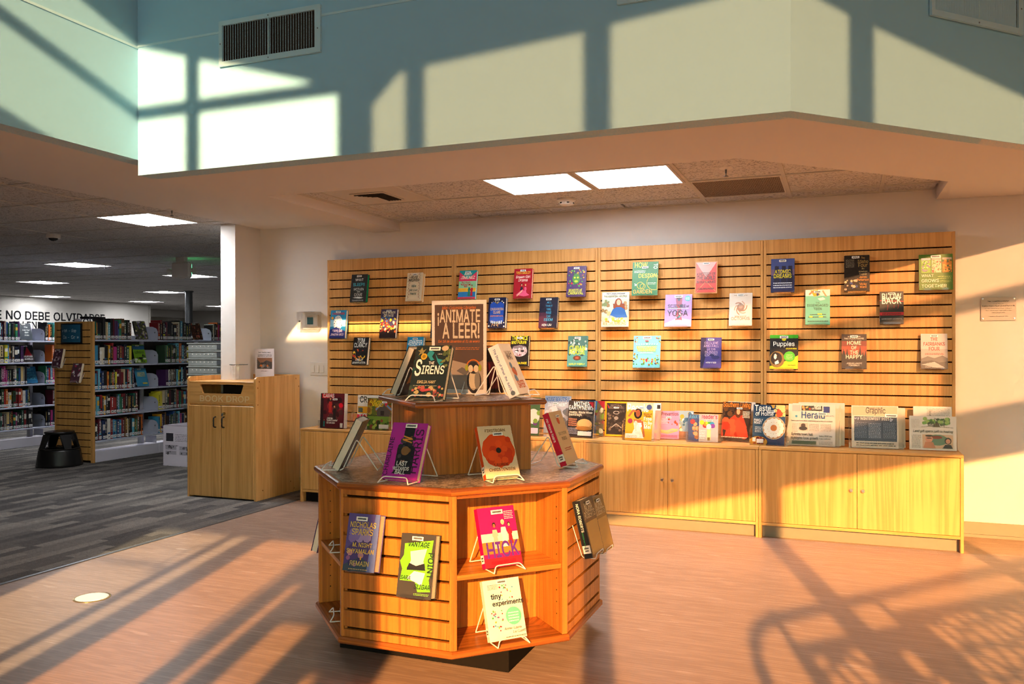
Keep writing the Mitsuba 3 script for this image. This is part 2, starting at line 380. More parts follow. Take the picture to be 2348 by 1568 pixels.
# entrance wall with its doors and windows (behind the camera)
def P2(*p): return Polygon(p)
SILL, DH = 0.09, 1.94
doorA = sbox(-2.72, SILL, -2.12, DH)
holesA = [('door_1', doorA, 'glass_door'), ('window_1', sbox(-2.06, SILL, -1.95, DH), 'glass_door'), ('window_2', sbox(-2.885, SILL, -2.868, DH), 'glass_bronze'),
          ('window_3', sbox(-1.80, SILL, -1.345, DH), 'glass_bronze'), ('window_4', sbox(-1.24, SILL, -1.175, 1.68), 'glass_bronze'),
          ('window_5', sbox(-1.068, SILL, -.885, 1.51), 'glass_bronze'), ('window_6', sbox(-.725, SILL, -.665, 1.36), 'glass_bronze')]
cl = P2((-3.4, 3.835), (-.93, 3.835), (-.93, 4.30), (-2.29, 4.69), (-3.4, 4.69))
cl = cl.difference(sbox(-3.5, 4.262, 0, 4.325)).difference(sbox(-1.93, 3.8, -1.845, 4.8)).difference(sbox(-2.98, 3.8, -2.9, 4.8))
holesA.append(('window_7', cl, 'glass_clear'))
holesA.append(('window_8', P2((-.73, 3.45), (-.73, 4.17), (-.56, 4.33), (-.50, 4.335), (-.50, 3.45)), 'glass_grey'))
wa = sbox(-4.9, -.05, -.45, ROOF)
for _, h, _ in holesA: wa = wa.difference(h)
FA = dict(o=(0, -1.5, 0), r=(1, 0, 0), u=(0, 0, 1), n=(0, -1, 0))
struct('wall_entrance', frame(prism(wa, 0, .06), **FA), 'paint_white')
def pane_mesh(h, Fr, depth=.03):
    t = tri_poly(h).reshape(-1, 2); v = np.asarray(Fr['o']) + t[:, :1] * np.asarray(Fr['r']) + t[:, 1:] * np.asarray(Fr['u']) + depth * np.asarray(Fr['n'])
    return trimesh.Trimesh(v, np.arange(len(v)).reshape(-1, 3), process=False)
for nm, h, g in holesA:
    k = sthing(nm); add('pane', pane_mesh(h, FA), g, k)
    if nm == 'door_1':
        add('push_bar', tube([(-2.72, -1.47, 1.67), (-2.12, -1.47, 1.67)], .011, 8), 'metal_grey', k)
        add('pull_handle', tube(rounded([(-2.10, -1.46, 1.83), (-2.225, -1.46, 1.83), (-2.225, -1.46, 1.63), (-2.10, -1.46, 1.63)], .05), .008, 8), 'metal_grey', k)
    if nm == 'window_3':
        add('pull_handle', tube(rounded([(-1.34, -1.46, 1.83), (-1.40, -1.46, 1.80), (-1.40, -1.46, 1.36), (-1.33, -1.46, 1.32)], .05), .01, 8), 'metal_grey', k)
# the diagonal glass wall on the right
s2 = math.sqrt(.5)
FB = dict(o=(-.5, -1.5, 0), r=(s2, s2, 0), u=(0, 0, 1), n=(s2, -s2, 0))
bx = lambda X: (X + .5) / s2
cols = [(-.47, .19), (.27, 1.13), (1.215, 2.085), (2.17, 3.05), (3.13, 3.8)]
def topz(X): return float(np.interp(X, [-.5, .19, .27, .74, 1.14, 1.94, 2.5, 3.05, 4], [4.34, 4.18, 4.17, 4.08, 3.95, 3.73, 3.60, 3.5, 3.4]))
holesB = []
for i, (a, b) in enumerate(cols):
    holesB.append((sbox(bx(a), SILL, bx(b), 2.115), 'glass_bronze'))
    holesB.append((sbox(bx(a), 2.45, bx(b), 3.13), 'glass_grey'))
    xs = np.linspace(a, b, 6)
    holesB.append((Polygon([(bx(a), 3.22), (bx(b), 3.22)] + [(bx(x), topz(x)) for x in xs[::-1]]), 'glass_grey'))
wb = sbox(-.05, -.05, bx(XE + .1), ROOF)
for h, _ in holesB: wb = wb.difference(h)
struct('wall_glazed', frame(prism(wb, 0, .06), **FB), 'paint_white')
for i, (h, g) in enumerate(holesB):
    k = sthing(f'window_{i + 9}'); add('pane', pane_mesh(h, FB), g, k)

# laser-cut metal screen with a tube rail, standing inside the diagonal glass
rs = np.random.default_rng(4)
def screen(u0, u1, z0, z1, seed, slant=0.0):
    rr = np.random.default_rng(seed); pts = []
    nx, nz = int((u1 - u0) / .075), int((z1 - z0) / .085)
    for i in range(-1, nx + 2):
        for j in range(-1, nz + 2):
            pts.append((u0 + (i + .5 + rr.uniform(-.36, .36)) * (u1 - u0) / nx, z0 + (j + .5 + rr.uniform(-.36, .36)) * (z1 - z0) / nz))
    from scipy.spatial import Voronoi
    V = Voronoi(np.array(pts)); inner = sbox(u0 + .045, z0 + .03, u1 - .045, z1 - .045); holes = []
    for rgn in V.point_region:
        q = V.regions[rgn]
        if -1 in q or len(q) < 3: continue
        c = Polygon(V.vertices[q]).intersection(inner).buffer(-.022).buffer(.013, quad_segs=3)
        if not c.is_empty and c.geom_type == 'Polygon' and c.area > 2e-4: holes.append(c.simplify(.002))
    return sbox(u0, z0, u1, z1).difference(unary_union(holes))
FS = dict(o=(-.5, -1.25, 0), r=(s2, s2, 0), u=(0, 0, 1), n=(s2, -s2, 0))
SCU = [(bx(.84), bx(1.30)), (bx(1.33), bx(2.30)), (bx(2.34), bx(3.0))]
sc = thing('metal_screen', 'laser-cut metal screen with rounded holes and a tube rail beside the entrance glass', 'screen')
for i, (a, b) in enumerate(SCU):
    z1 = 1.16 + .05 * i
    add('perforated_panel', frame(prism(screen(a, b, .35, z1, 11 + i), 0, .004), **FS), 'black_plastic', sc)
rail = rounded([(bx(.70), .0), (bx(.70), 1.255), (bx(3.0), 1.37)], .22, 8)
M_ = lambda q: np.asarray(FS['o']) + q[0] * np.asarray(FS['r']) + q[1] * np.asarray(FS['u'])
add('rail', tube([M_(q) for q in rail], .026, 10), 'black_plastic', sc)
for a in (bx(.86), bx(1.315), bx(2.32), bx(2.98)):
    add('post', tube([M_((a, 0)), M_((a, 1.3))], .018, 8), 'black_plastic', sc)
# polished floor box cover in the vinyl
fo = thing('floor_outlet_cover', 'round polished metal outlet cover set in the sunlit vinyl floor', 'floor cover')
m = lathe([(0, .0), (.070, .0), (.078, .001), (.078, .004), (.070, .006), (0, .006)], 40); m.apply_translation((-3.565, 3.18, -0.001)); add('plate', m, 'disc_metal', fo)
m = lathe([(.078, .0), (.088, .0), (.088, .003), (.079, .004)], 40); m.apply_translation((-3.565, 3.18, -0.001)); add('ring', m, 'brass', fo)

# ceiling lamps
def lamp(x, y, z, half, label, power, cat_='ceiling light'):
    k = thing('ceiling_light', label, cat_, 'square light panels in the ceilings')
    fr = sbox(x - half - .018, y - half - .018, x + half + .018, y + half + .018).difference(sbox(x - half, y - half, x + half, y + half))
    add('frame', prism(fr, z - .006, z + .012), 'tee_white', k)
    v = np.array([[x - half, y - half, z - .003], [x + half, y - half, z - .003], [x + half, y + half, z - .003], [x - half, y + half, z - .003]])
    add('diffuser', trimesh.Trimesh(v, [[0, 2, 1], [0, 3, 2]], process=False), 'plastic_white', k, emitter={'type': 'area', 'radiance': rgb((power, power * 1.0, power * 1.02))})
lamp(-1.835, 5.145, ZC, .278, 'left of the two square light panels in the recessed ceiling', LAMP)
lamp(-1.225, 5.145, ZC, .278, 'right of the two square light panels in the recessed ceiling', LAMP)
LN = ['nearest square light panel in the dark book-stack ceiling', 'square light panel above the slatted shelf end in the book stacks', 'light panel in the left row, third from the lobby, above the lettered wall',
      'farthest light panel in the left row, just above the wall lettering', 'light panel directly below the exit sign box', 'second light panel behind the exit sign box in the right row',
      'third light panel behind the exit sign box, left of the pipe column', 'farthest light panel, right of the pipe column at the wall edge']
for (x, y), l in zip(L_LIGHTS, LN): lamp(x, y, ZL - .001, .28, l, LAMP_STACKS)
# ------------------------------------------------------------------ slatted display panels on the back wall
YS, YC, ZCAB, X0, WP = 6.1695, 5.770, 0.607, -4.161, 1.2192
PN = ['leftmost slatted wood display panel, partly behind the octagonal stand', 'second slatted wood display panel from the left, behind the poster on the stand',
      'third slatted wood display panel from the left, with the purple and the turquoise book', 'rightmost slatted wood display panel, beside the wall plaque']
ZTOP, ZG1, PITCH = 2.036, 1.934, 0.0762
for k in range(4):
    a, b = X0 + k * WP + .0012, X0 + (k + 1) * WP - .0012
    p = thing('slatwall_panel', PN[k], 'display panel', 'slatted display panels along the back wall')
    add('backing', box(a + .004, b - .004, YS + .018, YW - .025, ZCAB, ZTOP - .002), 'groove', p)
    for x in ((a, a + .019), (b - .019, b)):
        add('side_trim', cbox(x[0], x[1], YS - .0005, YW - .025, ZCAB, ZTOP, .0015), 'maple', p, grain=(0, 0, 1), off=x[0])
    z = ZTOP
    for g in range(18):
        zl = ZG1 - g * PITCH + .0045
        add('slat', cbox(a + .0195, b - .0195, YS, YS + .0175, zl, z, .0012), 'maple', p, grain=(0, 0, 1), off=k * 3.1)
        z = ZG1 - g * PITCH - .0045
    if z - ZCAB > .01: add('slat', cbox(a + .0195, b - .0195, YS, YS + .0175, ZCAB, z, .0012), 'maple', p, grain=(0, 0, 1), off=k * 3.1)
# ------------------------------------------------------------------ low cabinets
CN = ['leftmost low wood cabinet, mostly behind the octagonal stand', 'second low wood cabinet from the left, hidden behind the octagonal stand', 'third low wood cabinet from the left, just right of the octagonal stand', 'rightmost low wood cabinet, with the newspapers on top']
def rotx(m, c):  # cylinder along z turned to point along -y
    m = m.copy(); m.apply_transform(trimesh.transformations.rotation_matrix(math.pi / 2, (1, 0, 0))); m.apply_translation(c); return m
for k in range(4):
    a, b = X0 + k * WP + .0008, X0 + (k + 1) * WP - .0008
    c = thing('cabinet', CN[k], 'cabinet', 'low cabinets along the back wall')
    add('top', cbox(a, b, YC, YS - .001, ZCAB - .018, ZCAB, .0015), 'maple', c, grain=(1, 0, 0), off=k)
    for x in ((a, a + .019), (b - .019, b)):
        add('side_panel', cbox(x[0], x[1], YC + .001, YS - .002, 0.0, ZCAB - .0185, .0015), 'maple', c, grain=(0, 0, 1), off=x[0])
    add('bottom_rail', cbox(a + .0195, b - .0195, YC + .001, YS - .002, .085, .104, .001), 'maple', c, grain=(1, 0, 0), off=k + .3)
    add('toe_kick', box(a + .0195, b - .0195, YC + .055, YC + .07, 0.0, .0845), 'black_kick' if k == 0 else 'paint_taupe', c)
    add('back_panel', box(a + .0195, b - .0195, YS - .03, YS - .02, .104, ZCAB - .02), 'maple', c, grain=(0, 0, 1))
    mid = (a + b) / 2
    for x0, x1, s in ((a + .021, mid - .001, 1), (mid + .001, b - .021, -1)):
        d = add('door', cbox(x0, x1, YC + .0005, YC + .019, .1065, ZCAB - .021, .0012), 'maple', c, grain=(0, 0, 1), off=k * 2.3 + s)
        xk = x1 - .034 if s > 0 else x0 + .034
        add('knob', rotx(lathe([(0, 0), (.0065, 0), (.0065, .010), (.0105, .012), (.011, .018), (.009, .0205), (0, .021)], 20), (xk, YC + .001, .352)), 'chrome', d, smooth=40)

# ------------------------------------------------------------------ octagonal display stand
IX, IY = -1.605, 3.42
isl = thing('display_stand', 'octagonal oak book display stand with slatted faces, open shelves and a raised square top', 'display stand')
C225 = math.cos(math.pi / 8)
def ring8(profile, sides=8, rot=math.pi / 8):
    m = trimesh.creation.revolve(np.array(profile, float), sections=sides)
    m.apply_transform(trimesh.transformations.rotation_matrix(rot, (0, 0, 1))); return m
def add_ring(name, m, bsdf, parent, **k):
    v, f = unmerged(m); t = v.reshape(-1, 3, 3); c = t.mean(1); ang = np.round((np.arctan2(c[:, 1], c[:, 0])) / (math.pi / 4)) * math.pi / 4
    tang = np.stack([-np.sin(ang), np.cos(ang)], 1); rad = np.stack([np.cos(ang), np.sin(ang)], 1)
    vv = np.einsum('fkj,fj->fk', t[:, :, :2], tang).reshape(-1); uu = (np.einsum('fkj,fj->fk', t[:, :, :2], rad) + t[:, :, 2]).reshape(-1)
    v = v + [IX, IY, 0]
    kk = key(name, parent); scene[kk] = mikit.ply((v, f), bsdf, uv=np.stack([uu, vv + ang.repeat(3)], 1)); return kk
A = lambda a: a / C225
def octprism(a, z0, z1, rot=math.pi / 8): return ring8([(0, z0), (A(a), z0), (A(a), z1), (0, z1)])
add_ring('counter_edge', ring8([(A(.55), .716), (A(.593), .716), (A(.602), .721), (A(.6055), .728), (A(.6055), .735), (A(.603), .741), (A(.597), .7445), (A(.583), .7445), (A(.583), .73), (A(.55), .73), (A(.55), .716)]), 'oak_edge', isl)
m = octprism(.5835, .728, .7442); m.apply_translation((IX, IY, 0)); add('counter', m, 'laminate', isl)
add_ring('base_board', ring8([(0, .104), (A(.596), .104), (A(.600), .108), (A(.600), .124), (A(.594), .130), (0, .130)]), 'oak_edge', isl)
add('plinth', cbox(-1.985, -1.21, 3.03, 3.80, 0.0, .1035, .002), 'black_kick', isl)
AB = .588                     # apothem of the faces
SIDE = 2 * AB * math.tan(math.pi / 8)
def face(i):
    """frame of face i: 0 front, 1 front right, 2 right ... origin at the foot of its middle; x along the face, y inwards"""
    th = i * math.pi / 4
    n = np.array([math.sin(th), -math.cos(th), 0]); r = np.array([math.cos(th), math.sin(th), 0])
    return np.array([IX, IY, 0]) + n * AB, r, -n
def fplace(m, i):
    o, r, q = face(i); M = np.eye(4); M[:3, 0], M[:3, 1], M[:3, 2], M[:3, 3] = r, q, (0, 0, 1), o; m = m.copy(); m.apply_transform(M); return m
GZ = [.689 - .0747 * k for k in range(8)]
for i in range(8):
    o, r, q = face(i); h = SIDE / 2
    if i % 2 == 0:      # slatted face
        sp = add('slat_backing', fplace(box(-h + .004, h - .004, .018, .024, .13, .716), i), 'groove', isl)
        for x in ((-h, -h + .011), (h - .011, h)): add('stile', fplace(cbox(x[0], x[1], -.0005, .03, .1302, .7158, .0012), i), 'oak', isl, grain=(0, 0, 1), off=i + x[0])
        z = .7158
        for g in GZ + [None]:
            zl = g + .0055 if g else .1302
            add('slat', fplace(cbox(-h + .0113, h - .0113, 0, .0178, zl, z, .0012), i), 'oak', isl, grain=(0, 0, 1), off=i * 1.7)
            if g: z = g - .0055
    else:               # open bay with a shelf
        d = .255
        for s in (-1, 1):
            add('side_panel', fplace(cbox(*sorted((s * (h - .021), s * h)), .0, d, .1302, .7158, .0012), i), 'oak', isl, grain=(0, 0, 1), off=i + s)
        add('back_panel', fplace(box(-h + .0215, h - .0215, d - .012, d, .1302, .7158), i), 'oak', isl, grain=(0, 0, 1), off=i * .7)
        add('lintel', fplace(cbox(-h + .0215, h - .0215, .004, .022, .703, .7158, .001), i), 'oak_edge', isl, grain=r, off=i)
        add('shelf', fplace(cbox(-h + .0215, h - .0215, .006, d - .0125, .393, .413, .0015), i), 'oak', isl, grain=r, off=i + .5)
        for s in (-1, 1):
            hol = []
            for zz_ in np.arange(.2, .68, .048):
                mm = trimesh.creation.cylinder(.0028, .0012, sections=8); mm.apply_transform(trimesh.transformations.rotation_matrix(math.pi / 2, (0, 1, 0))); mm.apply_translation((s * (h - .0212), .05, zz_)); hol.append(mm)
            add('pin_holes', fplace(cat(hol), i), 'groove', isl)
# raised top: a square box set on the corner
hd = .345
up_sq = Polygon([(IX, IY - hd), (IX + hd, IY), (IX, IY + hd), (IX - hd, IY)])
for a_, b_ in (((0, -1), (1, 0)), ((1, 0), (0, 1)), ((0, 1), (-1, 0)), ((-1, 0), (0, -1))):
    pa, pb = np.array([IX, IY]) + hd * np.array(a_), np.array([IX, IY]) + hd * np.array(b_)
    nn = -np.array([pb[1] - pa[1], pa[0] - pb[0]]) / np.linalg.norm(pb - pa) * .018
    add('riser_panel', prism(Polygon([pa, pb, pb + nn + (pa - pb) * .036, pa + nn + (pb - pa) * .036]), .7445, 1.03), 'oak', isl, grain=(0, 0, 1), off=a_[0] * 2.2 + b_[1])
def ring4(profile): return ring8(profile, 4, -math.pi / 2)
def add_ring4(name, prof):
    m = ring4(prof); v, f = unmerged(m); t = v.reshape(-1, 3, 3); c = t.mean(1); ang = (np.floor(np.arctan2(c[:, 1], c[:, 0]) / (math.pi / 2)) + .5) * math.pi / 2
    tang = np.stack([-np.sin(ang), np.cos(ang)], 1); rad = np.stack([np.cos(ang), np.sin(ang)], 1)
    uv = np.stack([(np.einsum('fkj,fj->fk', t[:, :, :2], rad) + t[:, :, 2]).reshape(-1), np.einsum('fkj,fj->fk', t[:, :, :2], tang).reshape(-1) + ang.repeat(3)], 1)
    kk = key(name, isl); scene[kk] = mikit.ply((v + [IX, IY, 0], f), 'oak_edge', uv=uv)
add_ring4('raised_top_edge', [(.36, 1.028), (.405, 1.028), (.416, 1.032), (.4205, 1.038), (.419, 1.045), (.412, 1.0502), (.395, 1.0502), (.395, 1.04), (.36, 1.04), (.36, 1.028)])
m = ring4([(0, 1.03), (.3955, 1.03), (.3955, 1.0500), (0, 1.0500)]); m.apply_translation((IX, IY, 0)); add('raised_top', m, 'laminate', isl)
# ------------------------------------------------------------------ books
GREYBAR = '5b5f66'
def vecs(yaw, tilt):
    r = np.array([math.cos(yaw), math.sin(yaw), 0]); n0 = np.array([math.sin(yaw), -math.cos(yaw), 0])
    u = np.array([0, 0, 1]) * math.cos(tilt) - n0 * math.sin(tilt); n = np.cross(r, u)
    return r, u, n
def book_at(name, label, cat_, group, x, y, z, yaw, tilt, w, h, th, col, art=None, spine=None, pages='e6d9bd', barcode=(.5, .93, .3), spine_label=True, spine_art=None, hard=True, back_art=None):
    """x, y, z: middle of the lower edge of the front cover. Parts: cover, pages, cover_print, barcode_label, spine_label"""
    k = thing(name, label, cat_, group)
    r, u, n = vecs(yaw, tilt); o = np.array([x, y, z]) - r * w / 2
    b = .0028 if hard else .0008; e = .0035 if hard else .0006
    L = lambda m: frame(m, o, r, u, n)
    parts = [cbox(0, w, 0, h, -b, 0, .0007), cbox(0, w, 0, h, -th, -th + b, .0007), cbox(0, b, 0, h, -th + b * .6, -b * .6, .0004)]
    cm = [L(m) for m in parts]; cc = np.concatenate([np.tile(lin(col if i < 2 else (spine or col)), (len(m.vertices), 1)) for i, m in enumerate(cm)])
    add('cover', trimesh.util.concatenate(cm), 'cover', k, color=cc)
    pg = [box(b, w - e, e, h - e, -th + b, -b)]
    add('pages', L(pg[0]), 'paper', k, color=pages)
    if art is not None:
        a = Art(w, h); a.rect(0, 0, 1, 1, col); art(a); add_art(a, 'cover_print', k, o, r, u, n)
    if barcode:
        a = Art(w * barcode[2], w * barcode[2] * .32); a.rect(0, 0, 1, 1, 'eeeeea'); a.rect(.12, .3, .88, .72, GREYBAR)
        add_art(a, 'barcode_label', k, o + r * (barcode[0] - barcode[2] / 2) * w + u * (barcode[1] * h - a.h / 2) + n * .009, r, u, n) if False else add_art(a, 'barcode_label', k, o + r * (barcode[0] - barcode[2] / 2) * w + u * (barcode[1] * h - a.h / 2) + n * .0052, r, u, n)
    if spine_label:
        a = Art(th * .9, .032); a.rect(0, 0, 1, 1, 'f0efec'); a.rect(.2, .55, .8, .75, '55585c'); a.rect(.25, .25, .75, .42, '55585c')
        add_art(a, 'spine_label', k, o - n * th * .95 + u * .02 - r * .0004, n, u, -r)
    if spine_art is not None:
        a = Art(th, h); spine_art(a); add_art(a, 'spine_print', k, o - n * th - r * .0002, n, u, -r)
    if back_art is not None:
        a = Art(w, h); back_art(a); add_art(a, 'back_print', k, o + r * w - n * (th + .0002), -r, u, -n)
    return k, (o, r, u, n)

WB = []      # wall books: (x, z, tilt, w, h, thickness, colour, label, art, options)
def wbk(x, z, tilt, w, h, th, col, label, art, **o): WB.append((x, z, tilt, w, h, th, col, label, art, o))
def a1(a):
    a.blobs(.04, .3, .96, .95, 30, ['2a2f2d', '1f2422'], .05, .12, 3)
    for s, y, c, w_ in (('WHAT', .76, 'c9cccb', .5), ('SLEEPS', .58, '3fa7bd', .72), ('WITHIN', .42, 'b9bcbb', .62), ('THE', .34, 'b9bcbb', .2), ('COVE', .21, 'c9cccb', .5)): a.text(s, .5, y, w_, c, hs=1.1)
    a.poly([(.15, .15), (.5, .19), (.85, .15), (.6, .12)], 'd8dcdc'); a.lines(.15, .03, .85, .09, 2, 'b9bcbb')
wbk(-3.801, 1.66, .153, .158, .239, .030, '1d2120', 'black book with grey and teal lettering and green page edges, top row left', a1, pages='12824a')
def a2(a):
    for s in (0, 1):
        for q in range(9):
            x = .06 + .02 * (q % 3); x = 1 - x if s else x; y = .08 + q * .1; a.line([(x, y), (x + (.1 if not s else -.1), y + .05), (x + (.05 if not s else -.05), y + .1)], .012, '6d6350'); a.oval(x + (.1 if not s else -.1), y + .06, .02, .02, 'a8645c')
    a.text('JOJO', .48, .80, .46, '2b2620', hs=1.1); a.text('MOYES', .5, .69, .62, '2b2620', hs=1.1); a.text('We', .5, .48, .3, '2e4a46'); a.text('All Live', .5, .35, .52, '2e4a46'); a.text('Here', .5, .22, .38, '2e4a46')
wbk(-3.273, 1.656, .181, .145, .241, .042, 'd9c9a8', 'cream book with dark serif title between twining branches, top row', a2, pages='c9a877')
def a3(a):
    a.rect(0, .62, 1, 1, '1f8d93'); a.poly([(0, .95), (.5, .7), (1, .95), (1, .62), (0, .62)], 'd23f63'); a.rect(0, .35, 1, .62, '8cc79b'); a.rect(0, .22, 1, .38, 'e4b23a'); a.rect(0, .06, 1, .25, '2b7cb8'); a.rect(0, 0, 1, .07, 'd0405a')
    a.text('ABBY', .5, .83, .45, 'efe6d0'); a.text('JIMENEZ', .5, .7, .82, 'efe6d0', hs=1.1); a.text('Say You’ll', .42, .55, .5, 'b3243a'); a.text('Remember', .42, .48, .6, 'b3243a'); a.text('Me', .42, .41, .2, 'b3243a')
    a.figure(.63, .1, .45, 'c98d66', '2c7d66', '3a2416'); a.figure(.78, .1, .43, 'c98d66', 'b3243a', '2a1810')
wbk(-2.791, 1.663, .189, .153, .237, .024, '2a9aa0', 'teal and pink romance novel with a couple by the sea, top row', a3)
def a4(a):
    a.text('TESS BAILEY', .5, .82, .8, 'e3b23a', hs=1.4); a.text('Dream Girl', .5, .68, .78, 'e7c9c2', hs=1.2, shear=.15); a.text('Drama', .5, .57, .5, 'e7c9c2', hs=1.2, shear=.15)
    a.figure(.45, .08, .46, 'd79d7c', '2a2330', '241814'); a.figure(.66, .1, .42, 'e0a98a', 'd8577c', 'b5763a'); a.poly([(.15, .12), (.5, .3), (.9, .1), (.6, .06)], 'd8577c'); a.line([(.5, .26), (.2, .08)], .06, 'e0a98a')
wbk(-2.312, 1.657, .141, .152, .238, .030, 'a31f2c', 'red book with a seated couple and script title, top row', a4)
def a5(a):
    a.blobs(.1, .32, .9, .88, 40, ['c22a2f', '3f8c3b', '7fb52f', 'd99a2b', '2b5f3a'], .03, .06, 5); a.oval(.5, .58, .2, .17, '3b7a2e'); a.oval(.42, .62, .05, .03, 'c9d838'); a.oval(.58, .62, .05, .03, 'c9d838'); a.oval(.5, .5, .1, .04, 'a3c02e')
    a.text('BEASTS of', .48, .17, .7, 'd7d534', hs=1.3); a.text('CARNAVAL', .5, .07, .82, 'd7d534', hs=1.3)
wbk(-1.876, 1.66, .166, .15, .24, .022, '40205e', 'purple book with a green beast mask and yellow title, top row', a5)
def a6(a):
    a.rect(0, .62, 1, 1, '1f86b8'); a.rect(0, .42, 1, .66, '7fb8d8'); a.oval(.5, .55, .28, .26, 'dfe6ea'); a.blobs(.25, .36, .75, .78, 40, ['9aa6ad', '5f6d74', 'eef2f4'], .015, .04, 6); a.poly([(0, .0), (0, .3), (.4, .4), (1, .25), (1, 0)], '2a2f78')
    a.text('ATMOSPHERE', .5, .84, .8, 'd23b4a', hs=1.3); a.text('TAYLOR', .5, .22, .62, 'f0d8ea', hs=1.2); a.text('JENKINS REID', .5, .1, .85, 'f0d8ea', hs=1.3); a.disc(.14, .72, .08, 'd9a13a')
wbk(-4.008, 1.353, .127, .156, .244, .030, '2079ab', 'blue novel with a grey cloud-like figure, at the left edge of the panels', a6)
def a7(a):
    a.rect(0, 0, 1, .3, '2b1c1c'); a.blobs(.02, .2, .98, .62, 60, ['d8622a', 'e8a23a', 'c23a2a', 'f0d0a8', '7a2a24'], .03, .08, 7); a.blobs(.02, .55, .98, .75, 20, ['d8a82a', '3a5a86'], .04, .08, 8)
    a.text('FIVE WINDS', .5, .84, .8, 'e8dcc0', hs=1.3); a.text('OF FATE', .5, .73, .6, 'f0e6cc', hs=1.3)
wbk(-3.518, 1.354, .165, .154, .246, .026, '3a3350', 'dark book with a crowd in fiery orange below the title, second row', a7)
def a8(a):
    a.blobs(.1, .18, .9, .52, 50, ['e08a24', 'c23a1e', 'f0c33a', '2a1a14', '111111'], .04, .1, 9); a.poly([(.2, .42), (.75, .5), (.9, .4), (.4, .3)], '0d0d0e')
    a.text('TOM', .5, .80, .5, 'e9e9e6', hs=1.6); a.text('CLANCY', .5, .64, .86, 'e9e9e6', hs=1.6); a.text('LINE OF', .5, .14, .5, 'f0ece0', hs=1.3); a.text('DEMARCATION', .5, .04, .86, 'f0ece0', hs=1.3)
wbk(-3.791, 1.129, .183, .148, .236, .036, '161414', 'black thriller with white author name over flames, third row left', a8)
def a9(a): a.text('JENNIFER', .5, .72, .88, 'f0f2f2', hs=1.9); a.text('WEINER', .5, .56, .7, 'f0f2f2', hs=1.6); a.rect(.1, .1, .9, .48, 'e2b04a')
wbk(-3.272, 1.132, .19, .15, .234, .032, '1d86b4', 'bright blue book with bold white name, half hidden behind the stand books', a9)
def a10(a): a.rect(.1, .5, .9, .9, '8aa0b0'); a.lines(.1, .1, .9, .4, 4, 'dfe3e6')
wbk(-3.041, 1.354, .177, .152, .247, .026, '26323c', 'dark blue-grey book mostly hidden behind the left edge of the poster', a10)
def a11(a):
    for y in (.1, .82): a.blobs(.06, y - .05, .94, y + .08, 26, ['d8d8d4', '15171f', '8f7a5a'], .02, .05, int(y * 100))
    a.poly([(.1, .22), (.3, .14), (.5, .22), (.7, .14), (.9, .22), (.9, .78), (.7, .86), (.5, .78), (.3, .86), (.1, .78)], '274fae')
    a.text('CASSANDRA', .5, .58, .78, 'd9b48a', hs=1.4); a.text('CLARE', .5, .47, .42, 'd9b48a', hs=1.4); a.text('RAGPICKER KING', .5, .37, .74, 'd08a6a', hs=1.3)
    for i in range(7): a.oval(.2 + i * .1, .17 + .03 * abs(i - 3) / 3, .03, .05, 'dcdcd8')
wbk(-2.532, 1.427, .127, .148, .246, .040, '1a2140', 'navy and bright blue fantasy book with ornate white scrollwork, right of the poster', a11)
def a12(a):
    a.rect(0, 0, .45, .5, '4a2438')
    for i, s in enumerate(('ALL', 'THAT', 'WE', 'SEE', 'OR', 'SEEM')): a.text(s, .52, .80 - i * .115, {'ALL': .26, 'THAT': .38, 'WE': .24, 'SEE': .3, 'OR': .22, 'SEEM': .48}[s], '3f8fb4', hs=1.0)
    a.text('KEN LIU', .45, .06, .52, 'e0d8d4', hs=1.1)
wbk(-2.103, 1.425, .184, .149, .242, .028, '1c1c30', 'dark indigo book with blue words in a column, second row', a12)
def a13(a):
    a.text('THE ONCE', .5, .86, .86, 'e3d329', hs=1.7); a.text('and Future', .45, .74, .82, 'e3d329', hs=1.5); a.oval(.5, .5, .42, .19, 'a9a2ae'); a.oval(.5, .62, .38, .06, '6f6a74'); a.oval(.36, .5, .1, .04, '2a2a2e'); a.oval(.66, .5, .1, .04, '2a2a2e'); a.oval(.5, .37, .12, .03, '7a4050'); a.blobs(.12, .32, .88, .66, 26, ['c9c2cc', '8a8490'], .03, .06, 13)
    a.text('MELISSA PAGE', .5, .06, .86, 'e3d329', hs=1.3)
wbk(-2.341, 1.128, .133, .154, .238, .030, '1a1a1a', 'black book with yellow title and a grey printed face, third row', a13)
def a14(a):
    a.poly([(0, .4), (1, .7), (1, 1), (0, 1)], '3f6a68'); a.blobs(.05, .3, .95, .98, 30, ['d9dcd2', '2e4a4a', '8aa49c'], .03, .08, 14); a.oval(.5, .28, .2, .08, '5a3a2a'); a.rect(.42, .25, .58, .32, 'b0503a')
    a.text('CUBAN', .5, .53, .8, 'd6d92e', hs=1.3); a.text('HOUSE', .5, .40, .8, 'd6d92e', hs=1.3); a.text('ASHLEY PURPLY', .5, .05, .82, 'd6d92e', hs=1.2)
wbk(-1.868, 1.127, .159, .156, .237, .018, '4f8f8c', 'pale teal book with yellow title under crinkled plastic, third row', a14)
